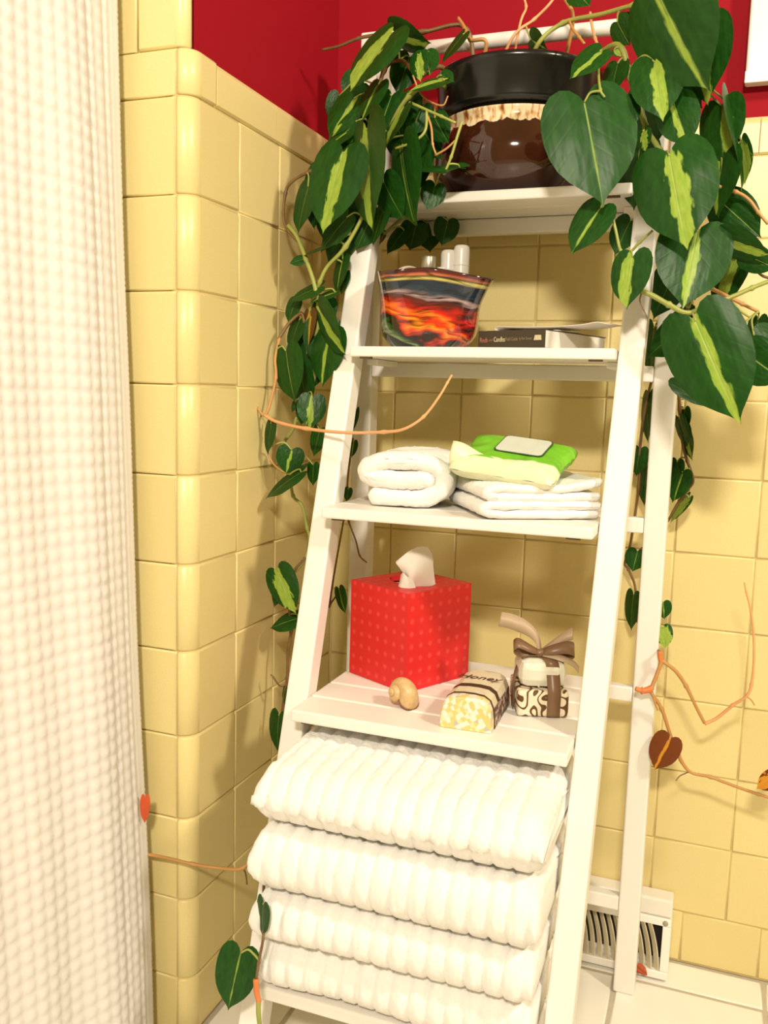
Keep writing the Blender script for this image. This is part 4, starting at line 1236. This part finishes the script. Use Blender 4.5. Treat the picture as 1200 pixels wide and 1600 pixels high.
# right side
stem([top + Vector((.07, -.03, -.01)), (960, 70, .08), (985, 120, .07), (1010, 200, .07), (1030, 235, .06), (1050, 300, .06), (1075, 360, .06), (1085, 420, .07), (1075, 480, .06)], .0034, 'stem_green')
stem([(937, 78, .06), (935, 110, .05), (938, 140, .03), (945, 152, .03)], .0016, 'stem_green')
stem([(922, 20, .12), (925, 40, .10), (930, 60, .08), (937, 78, .06)], .0018, 'stem_salmon')
stem([(888, 30, .12), (895, 45, .10), (905, 58, .09), (913, 68, .08)], .0018, 'stem_tan')
stem([(955, 330, .045), (962, 360, .045), (970, 392, .04), (982, 396, .04), (1000, 378, .05), (1020, 360, .05)], .0018, 'stem_green')
stem([(1003, 455, .035), (1020, 462, .035), (1045, 476, .035), (1073, 489, .04), (1100, 480, .05), (1145, 463, .07), (1175, 450, .08), (1210, 436, .09)], .0030, 'stem_green')
stem([(1002, 458, .035), (1000, 470, .035), (1006, 485, .034), (1012, 497, .033)], .0008, 'stem_brown')
stem([(1110, 450, .12), (1135, 462, .12), (1160, 475, .12), (1185, 487, .12)], .0024, 'stem_tan')
stem([(1060, 300, .06), (1110, 290, .07), (1150, 300, .08), (1170, 312, .08), (1185, 332, .08), (1200, 350, .08)], .0022, 'stem_tan')
stem([(1085, 420, .12), (1130, 440, .15), (1150, 480, .16), (1200, 512, .17)], .0018, 'stem_green')
stem([(1075, 480, .10), (1060, 560, .20), (1062, 640, .262), (1066, 690, .27), (1074, 720, .27), (1083, 750, .27), (1075, 765, .27), (1060, 785, .272), (1045, 812, .275)], .0022, 'stem_brown')
stem([(1045, 812, .275), (1020, 840, .275), (990, 870, .275), (976, 880, .275), (982, 890, .275), (992, 915, .275), (994, 950, .275), (998, 975, .27), (1020, 1005, .24), (1031, 1020, .190)], .0020, 'stem_brown')
stem([(1040, 520, .20), (1022, 580, .25), (1008, 640, .262), (1000, 700, .265), (998, 760, .27), (985, 850, .275), (976, 880, .275)], .0022, 'stem_brown')
stem([(1031, 1018, .190), (1032, 1030, .190), (1035, 1034, .190)], .0036, 'bud', 'bud_sheath')
stem([(1034, 1032, .190), (1026, 1055, .186), (1018, 1076, .182), (1020, 1086, .182), (1034, 1108, .190), (1048, 1150, .20), (1060, 1180, .205), (1078, 1206, .21), (1110, 1214, .21), (1150, 1229, .205), (1185, 1241, .20), (1215, 1250, .195)], .0026, 'stem_tan')
stem([(1034, 1032, .190), (1055, 1048, .195), (1072, 1072, .20), (1088, 1105, .205), (1101, 1130, .21)], .0026, 'stem_tan')
stem([(1101, 1131, .21), (1120, 1122, .21), (1145, 1102, .205), (1166, 1088, .20), (1174, 1070, .20), (1178, 1030, .20), (1177, 985, .20), (1172, 950, .20), (1166, 925, .20), (1163, 910, .20)], .0024, 'stem_salmon', taper=.35)
stem([(1018, 1076, .182), (1012, 1078, .180), (1003, 1079, .178), (993, 1076, .176)], .0052, 'bud', 'bud_sheath', .6)
stem([(1020, 1086, .182), (1024, 1100, .182), (1028, 1110, .182)], .0016, 'stem_tan')
stem([(1166, 1088, .20), (1174, 1094, .20), (1179, 1102, .20)], .0010, 'stem_tan')
stem([(1077, 1206, .21), (1063, 1212, .205), (1056, 1220, .20)], .0009, 'stem_brown')
stem([(1077, 1206, .21), (1068, 1196, .208), (1062, 1188, .206), (1057, 1172, .20)], .0013, 'stem_tan')
stem([(1210, 436, .09), (1190, 430, .09), (1172, 410, .09), (1165, 395, .09)], .0016, 'stem_brown')

# -- leaves: right-hand cascade (front ones last) ----------------------
D = dict
def LV(rows):
    for b, t, wpx, kw in rows: leaf(b, t, wpx, **kw)
LV([
 # behind the ladder, dark and small
 ((1022, 512, .24), (1016, 592, .25), 24, D(st=.03)), ((1014, 620, .262), (1012, 694, .26), 14, D(st=.02)), ((1000, 703, .265), (994, 745, .265), 28, D(st=.02)),
 ((1012, 728, .268), (1006, 792, .268), 22, D(st=.02)), ((1058, 722, .27), (1052, 762, .27), 22, D(st=.02)), ((1066, 738, .262), (1050, 786, .262), 34, D(st=.10, off=.4)),
 ((1076, 778, .27), (1046, 818, .272), 14, D(st=.9)), ((996, 862, .272), (988, 894, .272), 34, D(st=.05)), ((990, 930, .27), (986, 986, .268), 20, D(st=.03)),
 ((1036, 942, .25), (1038, 968, .25), 26, D(st=.10)), ((1036, 980, .215), (1040, 1014, .21), 27, D(st=1.0)),
 ((1070, 640, .262), (1072, 676, .262), 14, D(st=.05)), ((1062, 655, .262), (1078, 704, .262), 12, D(st=.05)), ((1070, 668, .262), (1082, 722, .262), 10, D(st=.4)),
 ((1060, 590, .10), (1132, 632, .12), 60, D(st=.03, side=-1)), ((1058, 420, .14), (1020, 500, .14), 60, D(st=.02)), ((1080, 500, .14), (1010, 560, .16), 60, D(st=.02)),
 ((985, 345, .16), (960, 400, .15), 46, D(st=.02)), ((1010, 150, .12), (1000, 260, .12), 70, D(st=.03)), ((1000, 230, .11), (990, 330, .11), 60, D(st=.03)),
 ((1110, 380, .12), (1085, 470, .12), 70, D(st=.04)), ((1150, 400, .14), (1120, 490, .14), 46, D(st=.45, off=.45)),
 ((1185, 500, .13), (1176, 560, .13), 26, D(st=.05)), ((1165, 552, .09), (1230, 598, .08), 74, D(st=.05, side=-1, roll=24)), ((1178, 525, .10), (1225, 560, .10), 60, D(st=.03)),
 ((1130, 318, .10), (1190, 372, .09), 56, D(st=.04, roll=20)), ((1130, 372, .065), (1205, 398, .06), 32, D(st=.34, off=.6)), ((1165, 398, .08), (1215, 420, .08), 40, D(st=.05)),
 ((1142, 165, .10), (1160, 302, .08), 40, D(st=.02, side=-1)), ((1128, 165, .09), (1130, 258, .08), 62, D(st=.35, off=.3, side=1)), ((1126, 245, .085), (1122, 342, .07), 52, D(st=.18, off=.6)),
 ((1158, 222, .09), (1166, 290, .09), 16, D(st=.9, ratio=.6, droop=-.35)),
 ((1098, 45, .07), (1105, 166, .06), 76, D(st=.26, off=.44)), ((1060, 130, .075), (1098, 170, .07), 40, D(st=.02)),
 ((968, 160, .05), (990, 204, .045), 52, D(st=.03)), ((960, 78, .07), (972, 88, .07), 16, D(st=.6)), ((965, 35, .09), (985, 72, .08), 30, D(st=.05)), ((965, 100, .07), (955, 150, .06), 36, D(st=.02)),
 ((830, 62, .14), (856, 78, .12), 22, D(st=.10)), ((900, -12, .13), (922, 10, .12), 40, D(st=.05)), ((986, 20, .09), (990, 60, .08), 28, D(st=.2)),
 ((1005, 205, .06), (1008, 238, .055), 22, D(st=.55, off=.4)),
 # front leaves
 ((1053, 160, .050), (1077, 232, .040), 64, D(st=.20, off=.62)),
 ((1023, 97, .045), (1036, 190, .030), 82, D(st=.36, off=.46)),
 ((1030, -8, .040), (1109, 143, .020), 118, D(st=.12, off=.56, fold=.12, wav=.015)),
 ((938, 80, .045), (889, 124, .035), 44, D(st=.24, off=.40)),
 ((913, 160, .030), (943, 324, .022), 146, D(st=.045, off=.5, ratio=.8, fold=.10, curl=.16)),
 ((938, 325, .045), (891, 399, .038), 58, D(st=.13, off=.5)),
 ((1080, 362, .050), (1032, 408, .05), 60, D(st=.02)),
 ((1090, 362, .050), (1066, 484, .035), 116, D(st=.20, off=.48, ratio=.8, side=-1)),
 ((1046, 243, .035), (1074, 391, .015), 124, D(st=.34, off=.42, fold=.08, curl=.28, wav=.04)),
 ((989, 401, .025), (979, 484, .016), 58, D(st=.42, off=.70)),
 ((1087, 502, .035), (1158, 664, .030), 122, D(st=.22, off=.52, fold=.10, ratio=.76)),
 # the turning leaves low on the right
 ((1046, 1155, .192), (1022, 1204, .188), 36, D(st=.16, off=.5, warm=1.0, roll=8, petmat='stem_tan')),
 ((1215, 1212, .19), (1181, 1233, .19), 30, D(st=.9, warm=1.0, petmat='stem_tan')),
])
# -- left-hand cascade --------------------------------------------------
LV([
 ((590, 360, .17), (548, 398, .16), 40, D(st=.02)), ((632, 360, .16), (604, 398, .15), 30, D(st=.02)), ((650, 352, .17), (640, 392, .17), 46, D(st=.02)),
 ((700, 345, .18), (690, 385, .18), 40, D(st=.02)), ((668, 350, .2), (672, 395, .2), 44, D(st=.02)),
 ((600, 325, .085), (582, 386, .08), 26, D(st=.05)), ((560, 300, .10), (528, 350, .10), 46, D(st=.02)),
 ((542, 340, .09), (500, 395, .09), 40, D(st=.03)), ((556, 118, .14), (536, 152, .13), 34, D(st=.02)), ((575, 250, .11), (545, 330, .10), 60, D(st=.02)),
 ((620, 190, .10), (640, 260, .10), 50, D(st=.02)), ((580, 150, .13), (540, 230, .12), 70, D(st=.02)), ((640, 90, .13), (620, 150, .12), 50, D(st=.02)), ((660, 200, .11), (690, 250, .11), 40, D(st=.02)),
 ((665, 82, .11), (672, 118, .10), 40, D(st=.10)), ((655, 86, .095), (657, 128, .09), 30, D(st=.55, off=.45)),
 ((724, 54, .12), (689, 101, .12), 22, D(st=.04)), ((617, 50, .12), (674, 68, .11), 24, D(st=.3, off=.7)), ((690, 118, .085), (710, 128, .08), 26, D(st=.03)),
 ((592, 132, .10), (566, 190, .09), 34, D(st=.10, off=.6)), ((694, 126, .075), (637, 143, .070), 28, D(st=.42, off=.66)),
 ((553, 154, .11), (513, 218, .10), 50, D(st=.22, off=.36)), ((556, 190, .10), (520, 230, .10), 40, D(st=.04)), ((545, 205, .10), (505, 235, .09), 26, D(st=.12)),
 ((631, 168, .08), (600, 234, .075), 26, D(st=.40, off=.6)), ((645, 150, .09), (628, 200, .09), 34, D(st=.03)),
 ((718, 262, .07), (634, 268, .065), 30, D(st=.02, wav=.12)), ((628, 232, .070), (651, 354, .055), 44, D(st=.06, off=.6)),
 ((612, 52, .09), (545, 146, .07), 62, D(st=.46, off=.66)),
 ((573, 203, .06), (582, 365, .05), 50, D(st=.34, off=.62)),
 ((482, 292, .09), (465, 367, .085), 34, D(st=.03)), ((497, 300, .09), (490, 360, .09), 30, D(st=.02)),
 ((536, 240, .055), (503, 366, .045), 86, D(st=.34, off=.46)),
 ((640, 262, .085), (612, 335, .08), 48, D(st=.03)), ((600, 285, .075), (632, 345, .07), 44, D(st=.03)), ((655, 235, .10), (640, 318, .09), 50, D(st=.02)), ((612, 150, .11), (590, 215, .10), 50, D(st=.04)),
 ((680, 290, .09), (668, 330, .085), 40, D(st=.02)), ((560, 225, .10), (520, 262, .10), 44, D(st=.02)), ((600, 300, .11), (560, 372, .11), 56, D(st=.02)), ((520, 320, .11), (505, 378, .11), 44, D(st=.03)),
 ((540, 370, .10), (512, 412, .10), 44, D(st=.02)), ((582, 335, .10), (556, 392, .10), 50, D(st=.02)), ((500, 262, .10), (478, 310, .10), 34, D(st=.03)), ((660, 165, .10), (640, 215, .10), 44, D(st=.05)),
 ((680, 185, .09), (702, 225, .085), 34, D(st=.03)), ((530, 150, .13), (515, 190, .13), 34, D(st=.02)),
 # down the left of the ladder
 ((474, 405, .085), (452, 412, .08), 18, D(st=.02)), ((520, 382, .09), (468, 402, .09), 18, D(st=.03)), ((536, 405, .095), (526, 460, .09), 22, D(st=.10)), ((540, 428, .10), (534, 462, .095), 16, D(st=.06)),
 ((500, 448, .085), (450, 472, .08), 28, D(st=.02)), ((524, 457, .08), (482, 474, .075), 20, D(st=.22)), ((510, 470, .09), (498, 520, .09), 40, D(st=.02)),
 ((468, 500, .095), (452, 550, .09), 26, D(st=.03)), ((484, 490, .085), (480, 545, .08), 22, D(st=.5, warm=.65)), ((475, 520, .10), (460, 570, .10), 40, D(st=.02)),
 ((500, 488, .070), (540, 556, .050), 30, D(st=.30, off=.45)), ((516, 522, .075), (504, 605, .065), 54, D(st=.13, off=.58)), ((534, 522, .085), (528, 570, .08), 22, D(st=.02)),
 ((447, 548, .065), (461, 630, .060), 45, D(st=.04)), ((488, 622, .075), (484, 672, .070), 46, D(st=.30, off=.55)), ((462, 628, .08), (456, 645, .08), 10, D(st=.02)),
 ((480, 625, .085), (470, 665, .08), 30, D(st=.02)), ((500, 672, .08), (490, 714, .08), 26, D(st=.02)), ((424, 662, .055), (418, 712, .052), 18, D(st=.02)),
 ((456, 703, .068), (446, 742, .065), 44, D(st=.16)), ((471, 738, .060), (413, 780, .055), 30, D(st=.04)), ((490, 726, .08), (489, 760, .08), 20, D(st=.05)),
 ((553, 690, .17), (549, 716, .17), 14, D(st=.15)), ((557, 640, .18), (553, 672, .18), 10, D(st=.02)), ((545, 764, .175), (541, 784, .175), 14, D(st=.06)),
 ((434, 893, .050), (463, 960, .042), 46, D(st=.52, off=.60, ratio=.75)), ((466, 966, .062), (421, 982, .058), 32, D(st=.05)), ((440, 905, .062), (428, 950, .060), 24, D(st=.03)),
 ((530, 921, .145), (540, 960, .14), 16, D(st=.12)), ((448, 1075, .062), (444, 1102, .06), 12, D(st=.02)), ((436, 1118, .052), (433, 1175, .048), 30, D(st=.03)), ((490, 1178, .10), (482, 1194, .10), 12, D(st=.02)),
 ((412, 1412, -.212), (409, 1462, -.210), 22, D(st=.03)), ((376, 1489, -.215), (356, 1580, -.220), 58, D(st=.06, off=.5, ratio=.7, roll=8)),
 ((227, 1247, -.146), (226, 1288, -.146), 15, D(st=.0, warm=1.0, mat=plain('red_orange_young_leaf', (.50, .07, .015, 1), .5, .2, 60), petmat='stem_tan', ratio=0, pet=False)),
 ((505, 505, .088), (500, 578, .084), 60, D(st=.03)), ((472, 585, .092), (480, 642, .09), 34, D(st=.03)), ((492, 560, .095), (484, 612, .092), 40, D(st=.02)), ((462, 470, .095), (450, 505, .09), 24, D(st=.03)),
])
# a dried leaf lying on the register
me_src = leaf(Vector((.525, .240, .022)), Vector((.541, .243, .010)), 14, st=.3, warm=1.0, pet=False, ratio=.8, curl=.6, fold=.5, wav=.2, mat=plain('dry_red_leaf', (.42, .075, .022, 1), .6, .3, 120))
wm = me_src.matrix_world.copy(); me_src.parent = None; me_src.name = 'fallen_leaf'
me_src.matrix_world = Matrix()
c = sum((v.co for v in me_src.data.vertices), Vector()) / len(me_src.data.vertices)
for v in me_src.data.vertices: v.co -= c
me_src.location = c; tag(me_src, 'curled rusty red fallen leaf caught on the register louvers', 'leaf')
